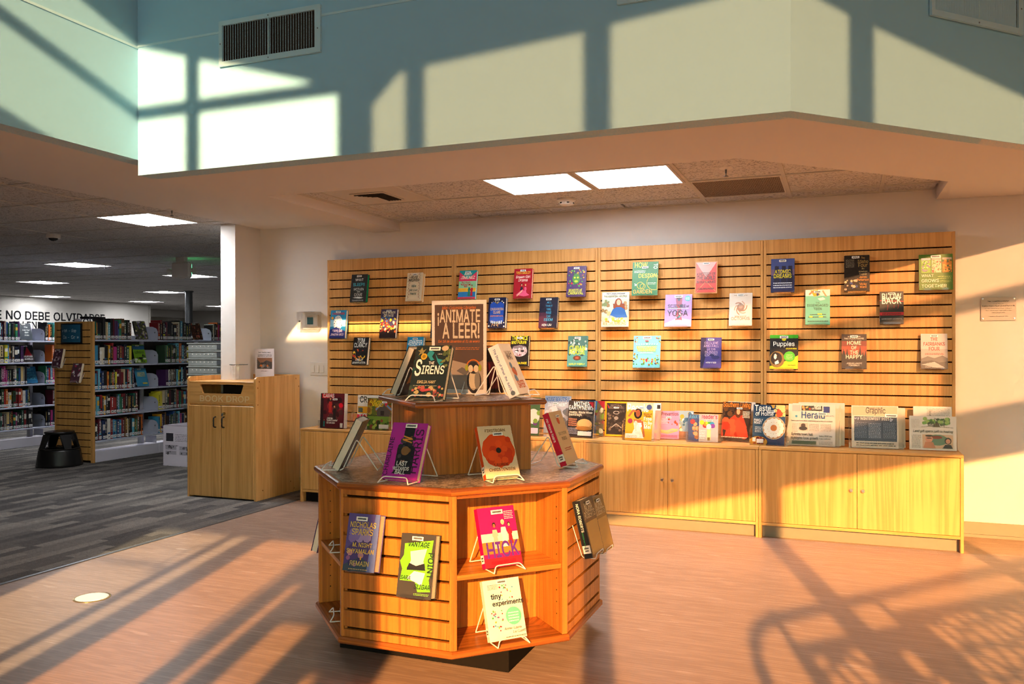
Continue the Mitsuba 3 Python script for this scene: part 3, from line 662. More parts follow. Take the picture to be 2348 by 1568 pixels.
def a15(a):
    a.text('HOW', .33, .84, .5, 'e6c02f', hs=1.3); a.text('TO', .82, .94, .2, 'e8ede6', hs=1.4, rot=-math.pi / 2, align='l'); a.text('DESIGN', .6, .53, .7, 'e6c02f', hs=1.15); a.text('A', .1, .32, .1, 'e8ede6', hs=1.0, rot=-math.pi / 2); a.text('GARDEN', .42, .06, .74, 'd9982f', hs=1.1)
    for x, y, rr, c in ((.33, .3, .13, 'd9b02f'), (.42, .27, .1, 'd9b02f'), (.88, .38, .3, 'd9b02f')):
        q = [(x + rr * math.cos(t), y + rr * .75 * math.sin(t)) for t in np.linspace(0, 6.283, 25)]; q = [(min(X, .99), Y) for X, Y in q]; a.line(q, .02, c)
    a.lines(.08, .68, .5, .76, 2, 'dfe8df'); a.lines(.62, .32, .93, .4, 2, 'b8d0b0')
wbk(-1.344, 1.657, .178, .193, .256, .012, '12703a', 'large green gardening book with yellow capitals, top row', a15, barcode=(.5, .83, .25))
def a16(a):
    a.rect(.04, .03, .96, .97, 'cf3b35'); a.poly([(.04, .97), (.96, .97), (.5, .5)], 'e8a8a4'); a.poly([(.04, .97), (.5, .5), (.04, .3)], 'dc6a62'); a.line([(.06, .05), (.5, .38), (.94, .05)], .015, 'e8b86a')
    a.text('A HISTORY OF', .5, .56, .84, '2a1a1e', hs=1.5); a.text('THE WORLD', .5, .43, .8, '2a1a1e', hs=1.7); a.text('IN SIX PLAGUES', .5, .32, .84, '2a1a1e', hs=1.4); a.text('EDNA BONHOMME', .5, .12, .72, '3a1418', hs=1.2)
wbk(-.896, 1.661, .151, .158, .236, .012, 'c98a4a', 'red and pink book with tan border and black block title, top row', a16)
def a17(a):
    a.rect(0, .16, 1, .8, 'b9c4b0'); a.rect(0, .0, 1, .14, 'e4ddc4'); a.rect(0, .8, 1, 1, 'e8e2d4'); a.blobs(.02, .3, .3, .75, 14, ['9a7a4a', 'c9b07a', '7a8a5a'], .04, .09, 17); a.blobs(.75, .35, .98, .75, 12, ['d8d0b8', '8a9aa8', 'b08a5a'], .04, .09, 18); a.rect(0, .14, 1, .3, 'c9b8a0')
    a.oval(.62, .66, .14, .16, '8a3f1e'); a.poly([(.45, .5), (.42, .66), (.85, .66), (.88, .45), (.62, .5)], '8a3f1e'); a.oval(.63, .7, .08, .085, 'e0b090'); a.poly([(.28, .26), (.42, .5), (.55, .56), (.72, .56), (.85, .5), (.97, .26)], '2c62a8'); a.line([(.32, .3), (.55, .22)], .09, 'e0b090'); a.blobs(.1, .14, .95, .24, 22, ['d8742a', 'e8b04a', '8aa03a', 'e8e0d0'], .03, .07, 19)
    a.text('THE ESSENTIAL RECIPES', .5, .85, .86, '5a6a44', hs=1.3); a.text('THE PIONEER WOMAN', .5, .93, .7, '3a4a6a', hs=1.2, shear=.2); a.text('REE DRUMMOND', .5, .05, .88, 'a8a070', hs=1.3)
wbk(-1.571, 1.428, .144, .207, .264, .022, 'dfd8c6', 'large cookbook with a red-haired cook in a blue shirt on its cover', a17, barcode=(.45, .95, .2))
def a18(a):
    a.poly([(0, .1), (.5, .28), (1, .2), (1, 0), (0, 0)], 'd3a9c4'); a.oval(.52, .86, .1, .12, '5a3a44'); a.poly([(.4, .86), (.64, .86), (.6, .45), (.66, .15), (.4, .15), (.46, .5)], '9a4a64'); a.blobs(.42, .2, .64, .84, 18, ['2a8a94', 'c23a4a', 'e0e0dc', '3a3a5a'], .03, .06, 20); a.oval(.52, .14, .18, .07, 'd9e0dc'); a.disc(.84, .87, .11, '4fa8b4'); a.lines(.76, .83, .92, .91, 3, 'e8f0f0')
    a.text('SCIENCE', .44, .58, .66, '241c30', hs=1.2, bold=False); a.text('of', .85, .6, .09, '241c30'); a.rect(.12, .55, .88, .57, 'efe6f0'); a.text('YOGA', .48, .33, .76, '241c30', hs=1.1, bold=False)
wbk(-1.099, 1.424, .22, .196, .243, .010, 'a685c4', 'lilac yoga book with an anatomical figure, second row', a18)
def a19(a):
    c = 'b07f68'
    for k in range(6):
        t0 = k * 1.05; q = [(.5 + .09 * (1 + s) * math.cos(t0 + s * 1.4) * 1.6, .54 + .065 * (1 + s) * math.sin(t0 + s * 1.4) * 1.6) for s in np.linspace(0, 1.0, 10)]; a.line(q, .05, c if k % 2 else 'c9a08a')
    a.oval(.5, .55, .16, .12, '8a7468'); a.oval(.5, .6, .1, .08, 'a08a7c'); a.text('SECRETS OF THE', .5, .27, .5, 'b87a64', hs=1.0); a.text('OCTOPUS', .5, .17, .8, 'c06a4a', hs=1.15, bold=False); a.lines(.2, .92, .8, .95, 1, '9a8a7c')
wbk(-.655, 1.426, .202, .159, .239, .014, 'd9cfc2', 'off-white book with a drawn octopus and rust-coloured title, second row', a19)
def a20(a):
    for s in (.1, .9): a.blobs(s - .08, .1, s + .08, .45, 16, ['2f7a3a', 'd8742a', '9ac03a', '274a5a'], .015, .035, int(s * 10)); a.blobs(s - .08, .8, s + .08, .96, 10, ['2f6a4a', 'd8a82a', 'c23a3a'], .012, .025, int(s * 30))
    a.blobs(.25, .08, .75, .3, 26, ['3f8a3a', 'e07a2a', '8ac02a', 'c93a3a'], .015, .04, 22)
    for i in range(9):
        x = .14 + i * .09; a.disc(x, .73, .034, 'cfe6ea');
        if i != 4: a.disc(x + (.014 if i < 4 else -.014), .735, .03, '6fc3cf')
    a.text('BIODYNAMIC', .5, .58, .74, 'd9d03a', hs=1.3); a.text('GARDENING', .5, .50, .66, 'd9c83a', hs=1.2); a.lines(.25, .44, .75, .48, 2, 'd8eef0'); a.oval(.5, .83, .07, .025, 'd85a6a')
wbk(-1.332, 1.123, .201, .203, .241, .012, '6fc3cf', 'turquoise gardening book with moon phases and vegetables, third row', a20)
def a21(a):
    a.poly([(.1, 0), (.3, .5), (.25, 1), (0, 1), (0, 0)], '262048')
    for i, (s, wf) in enumerate((('DECLINE', .66), ('AND FALL', .74), ('OF THE', .4), ('HUMAN', .6), ('EMPIRE', .62))): a.text(s, .52, .78 - i * .1, wf, 'b9a6cc', hs=1.1, bold=False)
    a.oval(.72, .35, .2, .06, '31306a'); a.oval(.55, .42, .12, .04, '2c2c60'); a.text('HENRY GEE', .52, .15, .5, 'e0dcec', hs=1.1)
wbk(-.863, 1.124, .161, .146, .222, .016, '463d86', 'violet book with pale serif title, third row', a21)
def a22(a):
    a.rect(0, .6, 1, 1, '40508a'); a.rect(0, .5, 1, .68, '6a5a7a')
    for x in (.25, .55, .82): a.poly([(x - .13, .22), (x - .08, .78), (x + .08, .78), (x + .13, .22)], '232740')
    a.text('ATOMIC', .5, .56, .68, 'd8c832', hs=1.35); a.text('DREAMS', .5, .42, .76, 'd8c832', hs=1.35); a.lines(.1, .12, .9, .32, 3, 'c9d0e0', fill=.45)
wbk(-.369, 1.657, .198, .157, .242, .018, '2a3460', 'dark blue book with yellow capitals over cooling towers, top row', a22)
def a23(a):
    for s, y, wf, c in (('The', .90, .15, '8a7444'), ('Idaho', .78, .42, '8a7444'), ('Four', .67, .36, '8a7444'), ('An', .60, .1, 'a89868'), ('American', .52, .34, 'b0a078'), ('Tragedy', .45, .3, 'b0a078'), ('James', .36, .3, 'c9843a'), ('Patterson', .28, .46, 'c9843a'), ('Vicky', .16, .28, 'c9843a'), ('Ward', .08, .26, 'c9843a')): a.text(s, .74, y, wf, c, hs=1.25)
    a.lines(.06, .66, .4, .9, 7, '8f8878', fill=.35); a.blobs(.04, .03, .5, .3, 22, ['c9a080', '3a4a7a', '2a1a14', 'd8b48a'], .03, .07, 23)
wbk(.112, 1.652, .205, .16, .252, .024, '1b1714', 'black book with gold and orange lettering along its right side, top row', a23, barcode=(.45, .94, .3))
def a24(a):
    for i, (x0, cols) in enumerate(((.07, ['7fae3a', '4a7a2a', 'c9d88a', '8a7aa0']), (.38, ['d8c9a0', 'c9362a', '7a9a4a', 'e0b8a0']), (.69, ['d88a1e', 'b86a14', '3a5a1e', 'e8b03a']))):
        a.rect(x0, .48, x0 + .28, .9, cols[0]); a.blobs(x0 + .02, .5, x0 + .26, .84, 46, cols[1:], .015, .035, 30 + i)
        a.rect(x0, .84, x0 + .28, .9, ['b8bcc8', 'd9a8a0', 'c9b8a0'][i])
    a.text('WHAT', .25, .36, .36, 'efe4c4', hs=1.0); a.text('GROWS', .33, .21, .52, 'efe4c4', hs=1.0); a.text('TOGETHER', .44, .06, .74, 'efe4c4', hs=1.0); a.lines(.55, .3, .95, .4, 2, 'a8c060'); a.lines(.62, .2, .95, .28, 2, 'a8c060')
wbk(.592, 1.649, .104, .20, .235, .018, '4f7a14', 'wide green garden book with three flower photographs, top right corner', a24)
def a25(a):
    a.rect(0, .82, 1, 1, 'e8e2d4'); a.poly([(.2, .98), (.5, 1), (.6, .84), (.35, .8)], 'd8a82a'); a.line([(.15, .86), (.3, .95), (.55, .88)], .07, 'c9805a'); a.line([(.85, .8), (.7, .97)], .06, 'd89a6a'); a.poly([(.5, .74), (.72, .78), (.82, .72), (.6, .68)], 'e8e4dc'); a.oval(.5, .86, .05, .04, '3a4a6a')
    a.text('THE', .5, .60, .16, '2b4a44', bold=False); a.text('DISENGAGED', .5, .51, .84, '2b4a44', hs=1.15, bold=False); a.text('TEEN', .5, .41, .32, '2b4a44', hs=1.15, bold=False); a.lines(.2, .27, .85, .31, 1, '3a5a54'); a.rect(.5, .275, .68, .315, 'e0d24a'); a.lines(.12, .2, .85, .24, 1, '3a5a54'); a.rect(.16, .2, .3, .24, 'e0d24a'); a.rect(.55, .2, .72, .24, 'e0d24a'); a.lines(.1, .08, .92, .12, 1, '3a5a54')
wbk(-.139, 1.429, .188, .16, .246, .022, '6fbfa2', 'mint green book with hands and papers at its top, second row right', a25)
def a26(a):
    a.rect(0, .26, 1, .36, 'b8202a'); a.poly([(0, .74), (1, .7), (1, .67), (0, .71)], 'c2242e'); a.text('BLOW', .5, .76, .82, 'ece8e0', hs=1.3); a.text('BACK', .5, .62, .82, 'ece8e0', hs=1.3); a.line([(.35, .58), (.32, .42)], .02, 'b8202a'); a.line([(.6, .58), (.6, .48)], .02, 'b8202a'); a.line([(.78, .58), (.76, .46)], .02, 'b8202a'); a.text('MARGARET ROBERTS', .5, .13, .86, '9a9690', hs=1.0); a.lines(.1, .28, .9, .34, 2, '5a1014')
wbk(.327, 1.428, .132, .146, .219, .030, '1c1a1a', 'black book with big white typewriter capitals and a red band, second row right', a26)
def a27(a):
    a.rect(0, .9, 1, 1, '3fae1c'); a.poly([(0, 0), (1, 0), (1, .4), (.75, .3), (.3, .14), (0, .08)], 'd9cf1c'); a.disc(.5, .88, .08, 'd9cf1c'); a.oval(.26, .28, .27, .24, '8a6a34'); a.oval(.24, .3, .2, .18, '2a211c'); a.oval(.2, .38, .12, .11, '17130f'); a.oval(.2, .36, .05, .08, 'e8e0d4'); a.oval(.2, .33, .05, .04, 'e8e0d4'); a.oval(.16, .39, .015, .015, 'd8a060'); a.oval(.25, .39, .015, .015, 'd8a060'); a.poly([(.18, .2), (.3, .26), (.34, .16), (.2, .12)], 'e8e0d4'); a.disc(.7, .36, .2, '4fb82a'); a.lines(.58, .28, .82, .44, 4, 'b8e08a')
    a.text('Puppies', .5, .67, .76, 'efece4', hs=1.1); a.text('dummies', .76, .57, .38, 'd9cf1c', hs=1.0); a.text('Sarah Hodgson', .78, .1, .26, '3a3a1c')
wbk(-.362, 1.121, .25, .189, .246, .020, '1a1a18', 'yellow, green and black guidebook with a puppy, third row', a27)
def a28(a):
    a.rect(0, .3, 1, .8, '7a3024'); a.rect(0, .4, 1, .65, 'a8442c')
    for i in range(12): x = (i * .37) % 1; a.poly([(max(0, x - .09), .22), (x, .5 + .2 * ((i * 7) % 5) / 5), (min(1, x + .09), .22)], '241a18') if x < .3 or x > .7 else None
    a.text('A MURDER ON', .5, .91, .5, 'dccfbc', hs=1.0); a.text('THE CAJUN PRAIRIE', .5, .85, .8, 'dccfbc', hs=1.0)
    for i, (s, wf) in enumerate((('HOME', .56), ('OF', .22), ('THE', .34), ('HAPPY', .66))): a.text(s, .5, .69 - i * .135, wf, 'e8d4b8', hs=1.15)
    a.text('JORDAN LAHAYE', .5, .13, .62, 'dccfbc', hs=1.1); a.text('FONTENOT', .5, .07, .42, 'dccfbc', hs=1.1)
wbk(.094, 1.127, .19, .158, .238, .022, '2c211f', 'dark brown book with a red treeline and cream spaced title, third row right', a28)
def a29(a):
    a.rect(0, .5, 1, 1, 'c2b8b2'); a.rect(0, .32, 1, .56, 'a89c96'); a.poly([(0, .28), (.25, .36), (.5, .3), (.8, .38), (1, .3), (1, .12), (0, .12)], '5f5a58'); a.poly([(0, .2), (.4, .24), (.7, .18), (1, .22), (1, 0), (0, 0)], '3f3b3a'); a.poly([(.0, .12), (.5, .2), (.9, .03), (.6, .03)], 'a8a29e')
    for s, y, wf in (('THE', .80, .26), ('FAIRBANKS', .66, .8), ('FOUR', .52, .4)): a.text(s, .5, y, wf, 'a82a30', hs=1.35)
    a.lines(.15, .4, .85, .46, 2, 'a04040', fill=.45); a.text('BRIAN O’DONOGHUE', .5, .03, .7, 'c9c2be', hs=1.0)
wbk(.583, 1.129, .173, .158, .235, .020, '8f8682', 'grey book with red block title above a misty landscape, bottom right', a29)
GW = 'library books displayed on the slatted panels'
for i, (x, z, tilt, w, h, th, col, label, art, o) in enumerate(WB):
    yb = YS - .085
    book_at('display_book', label, 'book', GW, x, yb, z, 0, tilt, w, h, th, col, art, hard=th > .015, **o)
    # clear holder: back plate hooked into the groove, ledge and lip
    hk = thing('book_holder', ' '.join(('clear acrylic holder under the ' + label.split(',')[0]).split()[:16]), 'book holder', 'acrylic holders on the slatted panels')
    r, u, n = vecs(0, tilt); c = np.array([x, yb, z]); q = w * .36
    add('ledge', frame(box(-q, q, -.004, -.0015, -th - .004, .010), c, r, u, n), 'acrylic', hk)
    add('lip', frame(box(-q, q, -.004, .011, .008, .010), c, r, u, n), 'acrylic', hk)
    add('back_plate', frame(box(-q, q, -.004, h * .6, -th - .0075, -th - .005), c, r, u, n), 'acrylic', hk)
    add('hook', box(x - q, x + q, yb + .06, YS - .001, z + h * .30, z + h * .30 + .002), 'acrylic', hk)
# ------------------------------------------------------------------ books on the stand, with their wire easels
def easel(label, x, y, z, yaw, tilt, th, w=.085, foot=.12):
    """white wire easel: lip in front, ledge under the book, two rear struts"""
    k = thing('book_easel', label, 'book easel', 'wire book easels on the octagonal stand')
    r, u, n = vecs(yaw, 0); c = np.array([x, y, z - .012]); P = lambda a, d, h: c + r * a + n * d + np.array([0, 0, h])
    tn = math.tan(tilt)
    add('front_lip', tube(rounded([P(-w * .8, .045, .003), P(-w * .62, .028, .026), P(w * .62, .028, .026), P(w * .8, .045, .003)], .012), .0026, 8), 'wire_white', k, smooth=True)
    for s in (-1, 1):
        a = s * w * .8; hh = .135; b = -th - .006
        add('side_frame', tube(rounded([P(a, .045, .003), P(a, b - .006, .003), P(a, b - tn * hh, hh), P(a * 1.05, b - tn * hh - foot * .75, .003)], .014), .0026, 8), 'wire_white', k, smooth=True)
    add('rear_bar', tube([P(-w * .84, b - tn * hh - foot * .75, .003), P(w * .84, b - tn * hh - foot * .75, .003)], .0026, 8), 'wire_white', k, smooth=True)
GI = 'library books displayed on the octagonal stand'
def sirens(a):
    a.blobs(.0, .0, 1, .22, 40, ['8a4a44', '3a4a3a', 'a8564c', '2a3a34', 'b0a070'], .03, .08, 41); a.blobs(.8, .6, 1, 1, 20, ['4a5a34', '6a7444'], .03, .07, 42); a.blobs(.0, .2, .12, .9, 12, ['20443e', '2a2e2c'], .04, .08, 43)
    a.poly([(.12, .9), (.17, .96), (.22, .9), (.3, .93), (.24, .86), (.26, .8), (.18, .84), (.1, .8), (.13, .87), (.06, .9)], '8a8050'); a.poly([(.34, .82), (.42, .92), (.55, .86), (.5, .78), (.58, .72), (.48, .7), (.42, .76)], '2f8a92'); a.poly([(.58, .84), (.68, .74), (.82, .72), (.74, .66), (.86, .66), (.78, .6), (.68, .68)], '2f8a92'); a.disc(.27, .78, .09, 'c9a030'); a.disc(.27, .78, .05, '8a7424')
    a.oval(.84, .94, .1, .05, 'b8a488'); a.text('A NOVEL', .72, .82, .14, 'd8d8d0'); a.text('THE', .52, .63, .16, 'e6e4de', hs=1.3); a.text('S', .17, .42, .18, 'eceae4', hs=1.9); a.text('IRENS', .6, .45, .64, 'eceae4', hs=1.45)
    a.text('EMILIA HART', .47, .27, .52, 'c2b48c', hs=1.35, shear=.1); a.lines(.12, .22, .8, .24, 1, 'a8a088'); a.poly([(.3, .15), (.6, .18), (.66, .14), (.4, .11)], 'a8444a')
book_at('display_book', 'dark teal novel with large white title on the raised top of the stand', 'book', GI, -1.605, 3.085, 1.066, .02, .40, .163, .238, .030, '1f2a29', sirens, barcode=(.55, .93, .32), spine='15201f')
easel('white wire easel under the dark teal novel on the raised top', -1.605, 3.085, 1.066, .02, .40, .030)
def dark_back(a): a.rect(.3, .05, .7, .2, '3a3630'); a.lines(.1, .3, .9, .8, 9, '6a5a48', fill=.3)
book_at('display_book', 'dark hardback seen from its pale page edge, left corner of the raised top', 'book', GI, -1.925, 3.43, 1.068, -1.57, .43, .155, .236, .034, '2a211c', None, barcode=None, spine_label=False, pages='d9d2c2', back_art=lambda a: (a.rect(0, 0, 1, 1, '241d19'), a.poly([(.35, .25), (.8, .3), (.95, .95), (.5, .98)], '9a5a24')))
easel('white wire easel behind the dark hardback at the left corner of the raised top', -1.925, 3.43, 1.068, -1.57, .43, .034)
def white_story(a):
    a.text('THE STORY OF', .5, .80, .6, '4a3a30', hs=1.3); a.text('WHAT', .5, .68, .5, '4a3a30', hs=1.6); a.blobs(.25, .28, .75, .62, 8, ['6a6a66', 'b0542a', '5a7a94'], .06, .12, 44); a.text('SAFER', .5, .12, .6, 'b0542a', hs=1.5)
def white_spine(a): a.text('The Story of What  the  SAFER', .36, .94, 3.9, '3a5a8a', hs=1.0, rot=-math.pi / 2, align='l'); a.disc(.5, .07, .2, '55606a')
book_at('display_book', 'thick white paperback with handwritten spine, right corner of the raised top', 'book', GI, -1.285, 3.42, 1.075, 1.62, .43, .155, .24, .052, 'ddd2c0', white_story, spine='d8d8dc', barcode=None, spine_label=False, spine_art=white_spine, hard=False)
easel('white wire easel behind the thick white paperback on the raised top', -1.285, 3.42, 1.075, 1.62, .43, .052)
book_at('display_book', 'near-black book with reddish edge turned away behind the poster', 'book', GI, -1.60, 3.765, 1.066, math.pi, .40, .158, .238, .028, '1a1416', None, barcode=None, spine_label=False, pages='b0693a', back_art=lambda a: (a.rect(.6, .1, .95, .7, '3a1a20'), a.oval(.55, .6, .2, .12, '5a1a20')))
easel('white wire easel of the near-black book behind the poster', -1.60, 3.765, 1.066, math.pi, .40, .028)
def harris(a):
    a.poly([(.3, .14), (.28, .55), (.4, .62), (.38, .97), (.68, .97), (.66, .62), (.78, .55), (.8, .1), (.25, .1)], '17171a'); a.blobs(.35, .4, .7, .75, 14, ['3a3a40', '6a4a24', '24242a'], .04, .09, 45); a.oval(.52, .5, .12, .08, '7a5a34')
    q = [(.52 + .13 * math.cos(t) * (1 if t < 3.3 else -1), .64 + .02 * t) for t in np.linspace(0, 6.3, 18)]; a.line(q, .035, 'd08a3a')
    a.text('CHARLAINE', .14, .06, .98, '2a1030', hs=1.0, rot=math.pi / 2, align='l', bold=False); a.text('HARRIS', .94, .12, 1.12, '2a1030', hs=1.0, rot=math.pi / 2, align='l', bold=False)
    a.text('THE', .5, .30, .12, 'd9b0a0'); a.text('LAST', .5, .24, .3, 'e8e4e4', hs=1.2); a.text('WIZARDS', .5, .16, .46, 'e8e4e4', hs=1.2); a.text('BALL', .5, .09, .28, 'e8e4e4', hs=1.2)
book_at('display_book', 'magenta hardback with black figure and vertical lettering, front left of the counter', 'book', GI, -1.61, 2.872, .760, -.03, .42, .160, .234, .030, 'a8269a', harris, spine='8a1a80', barcode=(.56, .94, .33))
easel('white wire easel holding the magenta hardback', -1.61, 2.872, .760, -.03, .42, .030)
def firstborn(a):
    th = np.linspace(0, 6.283, 40); rg = random.Random(6); q = [(.5 + (.46 + .03 * rg.random()) * math.cos(t), .52 + (.31 + .03 * rg.random()) * math.sin(t)) for t in th]; q = [(min(max(x, .0), .995), y) for x, y in q]; a.poly(q, 'd84a14'); a.blobs(.2, .3, .85, .75, 12, ['c93a10', 'e0541c'], .08, .16, 46); a.disc(.5, .52, .075, '1f1a14')
    a.text('FIRSTBORN', .5, .88, .6, '7a5a34', hs=1.0); a.text('LAUREN', .5, .22, .4, '8a2a10', hs=1.0); a.text('CHRISTENSEN', .5, .13, .76, '6a4a2c', hs=1.0)
book_at('display_book', 'cream book with a big orange-red flower blot, front right of the counter', 'book', GI, -1.242, 3.06, .760, .84, .43, .150, .218, .030, 'dbc7a4', firstborn, spine='d8481a', barcode=(.55, .83, .3))
easel('white wire easel holding the cream book with the orange blot', -1.242, 3.06, .760, .84, .43, .030)
def nomore(a):
    a.text('no more', .5, .55, .62, '6a5a44', hs=1.0); a.text('tears', .5, .45, .4, '6a5a44', hs=1.0); a.oval(.5, .82, .1, .07, 'c2442c'); a.lines(.25, .25, .75, .32, 2, 'b0503a')
book_at('display_book', 'tan book with a bright red spine, right side of the counter', 'book', GI, -1.11, 3.56, .760, 1.53, .37, .149, .244, .034, 'cfae84', nomore, spine='c2183a', barcode=(.5, .9, .26), spine_art=lambda a: (a.text('no more tears', .3, .9, 3.2, 'f0e0e4', hs=1.0, rot=-math.pi / 2, align='l')))
easel('white wire easel holding the tan book with the red spine', -1.11, 3.56, .760, 1.53, .37, .034)
book_at('display_book', 'black hardback in a clear jacket seen from the side, left end of the counter', 'book', GI, -2.05, 3.10, .762, -1.22, .46, .155, .238, .034, '1b1a1a', lambda a: (a.blobs(.05, .1, .95, .9, 20, ['4a5a54', '8a7a4a', '2a3a34'], .06, .14, 47)), barcode=None, spine_label=False, pages='ddd6c8')
easel('white wire easel behind the black hardback at the left end of the counter', -2.05, 3.10, .762, -1.22, .46, .034)
def sparks(a):
    a.poly([(0, .35), (.4, .6), (1, .5), (1, 0), (0, 0)], '4a3a74'); a.poly([(0, .1), (.5, .25), (1, .1), (1, 0), (0, 0)], '3a4a5a'); a.poly([(.75, 0), (1, 0), (1, 1), (.86, 1)], '5f6fb0'); a.blobs(.1, .55, .7, .75, 10, ['9a86b8', '7a68a8'], .08, .16, 48); a.blobs(.1, .1, .6, .4, 8, ['8a5a8a', 'b07a8a', '3a3060'], .06, .12, 49)
    a.text('NICHOLAS', .5, .76, .82, 'd2b25a', hs=1.3); a.text('SPARKS', .5, .63, .68, 'd2b25a', hs=1.3); a.text('M. NIGHT', .55, .42, .62, 'd2b25a', hs=1.2); a.text('SHYAMALAN', .5, .31, .86, 'd2b25a', hs=1.2); a.rect(.52, .2, .56, .26, 'e0a03a'); a.text('REMAIN', .52, .1, .6, 'c2a868', hs=1.1); a.lines(.2, .03, .8, .06, 1, 'c2b08a')
book_at('display_book', 'purple and blue novel with gold names, left on the slatted front face', 'book', GI, -1.708, 2.732, .425, .03, .25, .136, .216, .045, '54488a', sparks, barcode=(.45, .91, .36), spine='3a3468')
def vantage(a):
    a.poly([(.12, .84), (.95, .92), (.92, .74), (.99, .5), (.9, .3), (.97, .12), (.6, .1), (.5, .26), (.06, .26), (.1, .44), (.02, .56), (.12, .66)], '6fc41e'); a.poly([(.3, .72), (.78, .78), (.7, .58), (.78, .46), (.26, .46), (.34, .58)], 'c9ccd2'); a.poly([(.24, .46), (.3, .54), (.5, .5), (.74, .55), (.78, .44), (.24, .43)], '1c1c1a'); a.poly([(.26, .3), (.46, .42), (.78, .4), (.7, .2), (.56, .24)], 'dfe3ea')
    a.text('VANTAGE', .52, .80, .62, '1d2a14', hs=1.3, shear=.2); a.text('POINT', .84, .72, .66, '1d2a14', hs=1.0, rot=-math.pi / 2, align='l'); a.text('SARA', .22, .28, .3, '1d2a14', hs=1.2, shear=.2); a.text('SLIGAR', .72, .15, .46, '1d2a14', hs=1.25, shear=.2); a.lines(.5, .05, .94, .09, 2, '7ab04a')
book_at('display_book', 'grey and lime green thriller, right on the slatted front face', 'book', GI, -1.466, 2.722, .352, .03, .21, .141, .232, .045, '3a3735', vantage, barcode=(.5, .93, .33), spine='2c2a28')
for (x, y, z, th, h_, lb) in ((-1.708, 2.732, .425, .045, .2, 'clear acrylic lip holder under the purple and blue novel'), (-1.466, 2.722, .352, .045, .2, 'clear acrylic lip holder under the grey and lime green thriller')):
    hk = thing('book_holder', lb, 'book holder', 'acrylic holders on the stand'); r, u, n = vecs(0, .24); c = np.array([x, y, z])
    add('ledge', frame(box(-.05, .05, -.005, -.0025, -th - .004, .012), c, r, u, n), 'acrylic', hk); add('lip', frame(box(-.05, .05, -.005, .012, .0105, .0125), c, r, u, n), 'acrylic', hk)
    add('hook', box(x - .05, x + .05, y + .045, IY - AB - .001, z + .06, z + .062), 'acrylic', hk)
def hick(a):
    a.rect(0, .42, 1, .56, 'dcd4ca'); a.rect(0, .22, 1, .42, 'd8742c'); a.rect(0, 0, 1, .15, 'd0202c'); a.figure(.38, .3, .48, '8a5a3a', 'b8a89c', '2a1a14'); a.figure(.62, .32, .5, 'd8a88a', 'ece4dc', 'c9b8a8'); a.figure(.78, .36, .4, 'd89a7a', '8a2030', '3a2018')
    a.text('HICK', .52, .16, .86, '5a2a8a', hs=1.4); a.text('SARAH MILLER', .5, .05, .66, '8a1020', hs=1.1); a.lines(.68, .78, .93, .93, 5, 'f0c8d8', fill=.45)
book_at('display_book', 'pink and orange book with three old-fashioned women, middle shelf of the front bay', 'book', GI, -1.209, 2.985, .430, .88, .34, .162, .230, .030, 'c21468', hick, barcode=(.5, .91, .32), spine='a8125a')
easel('white wire easel under the pink and orange book on the middle shelf', -1.209, 2.985, .430, .88, .34, .030, foot=.10)
def tiny(a):
    rg = random.Random(12); cs = ['c2202a', '2a7ab0', '2f8a3a', 'd8a02a', 'd8447a']
    for i in range(20): a.disc(rg.uniform(.42, .78), rg.uniform(.66, .94), rg.uniform(.012, .022), cs[i % 5])
    for i in range(26): a.disc(rg.uniform(.12, .4), rg.uniform(.14, .52), rg.uniform(.012, .022), cs[i % 5])
    a.text('tiny', .28, .68, .28, '1c2024', hs=1.0); a.text('experiments', .58, .565, .84, '1c2024', hs=1.0); a.disc(.68, .37, .21, '5fbf9c'); a.lines(.54, .28, .82, .46, 4, 'e8f4ee', fill=.4); a.text('Anne-Laure', .62, .155, .46, '1c2024', bold=False); a.text('Le Cunff', .78, .09, .34, '1c2024', bold=False); a.lines(.4, .035, .95, .055, 1, '4a4a4c'); a.lines(.08, .84, .36, .93, 4, '6a6a6c', fill=.35)
book_at('display_book', 'white book with coloured dots and a green circle, bottom of the front bay', 'book', GI, -1.193, 2.990, .147, .84, .34, .159, .228, .026, 'e4ddd0', tiny, barcode=(.5, .95, .28), spine='dcd6cc')
easel('white wire easel under the white dotted book', -1.193, 2.990, .147, .84, .34, .026, foot=.10)
def nora(a): a.text('NORA', .5, .78, .6, 'b0a48c', hs=1.5); a.text('ROBERTS', .5, .66, .84, 'b0a48c', hs=1.4); a.rect(.05, .05, .95, .6, 'a88850')
for j, (yy, zz_, lb, cc_) in enumerate(((3.285, .433, 'black-spined thriller with brown jacket hung on the right slatted face', '3a342e'), (3.44, .415, 'brown-jacketed book hung behind the black-spined one on the right face', '7a6238'))):
    book_at('display_book', lb, 'book', GI, -.915, yy, zz_, 1.5, .24, .140, .232, .036, cc_, nora, spine='17181a', barcode=(.45, .92, .3), spine_art=lambda a: (a.text('NORA ROBERTS', .35, .95, 3.2, 'd8d4cc', hs=1.0, rot=-math.pi / 2, align='l'), a.text('HIDDEN NATURE', .35, .45, 1.7, '2f8a5a', hs=1.0, rot=-math.pi / 2, align='l')) if j == 0 else None)
    hk = thing('book_holder', 'thin wire holder under the ' + lb.split(' hung')[0], 'book holder', 'wire holders on the stand'); x_ = -.925
    add('wire', tube(rounded([(-1.012, yy - .05, zz_ + .12), (x_ - .045, yy - .05, zz_ - .006), (x_ + .012, yy - .05, zz_ - .008), (x_ + .016, yy - .05, zz_ + .014), (x_ + .016, yy + .05, zz_ + .014), (x_ + .012, yy + .05, zz_ - .008), (x_ - .045, yy + .05, zz_ - .006), (-1.012, yy + .05, zz_ + .12)], .01), .0018, 6), 'wire_white', hk, smooth=True)
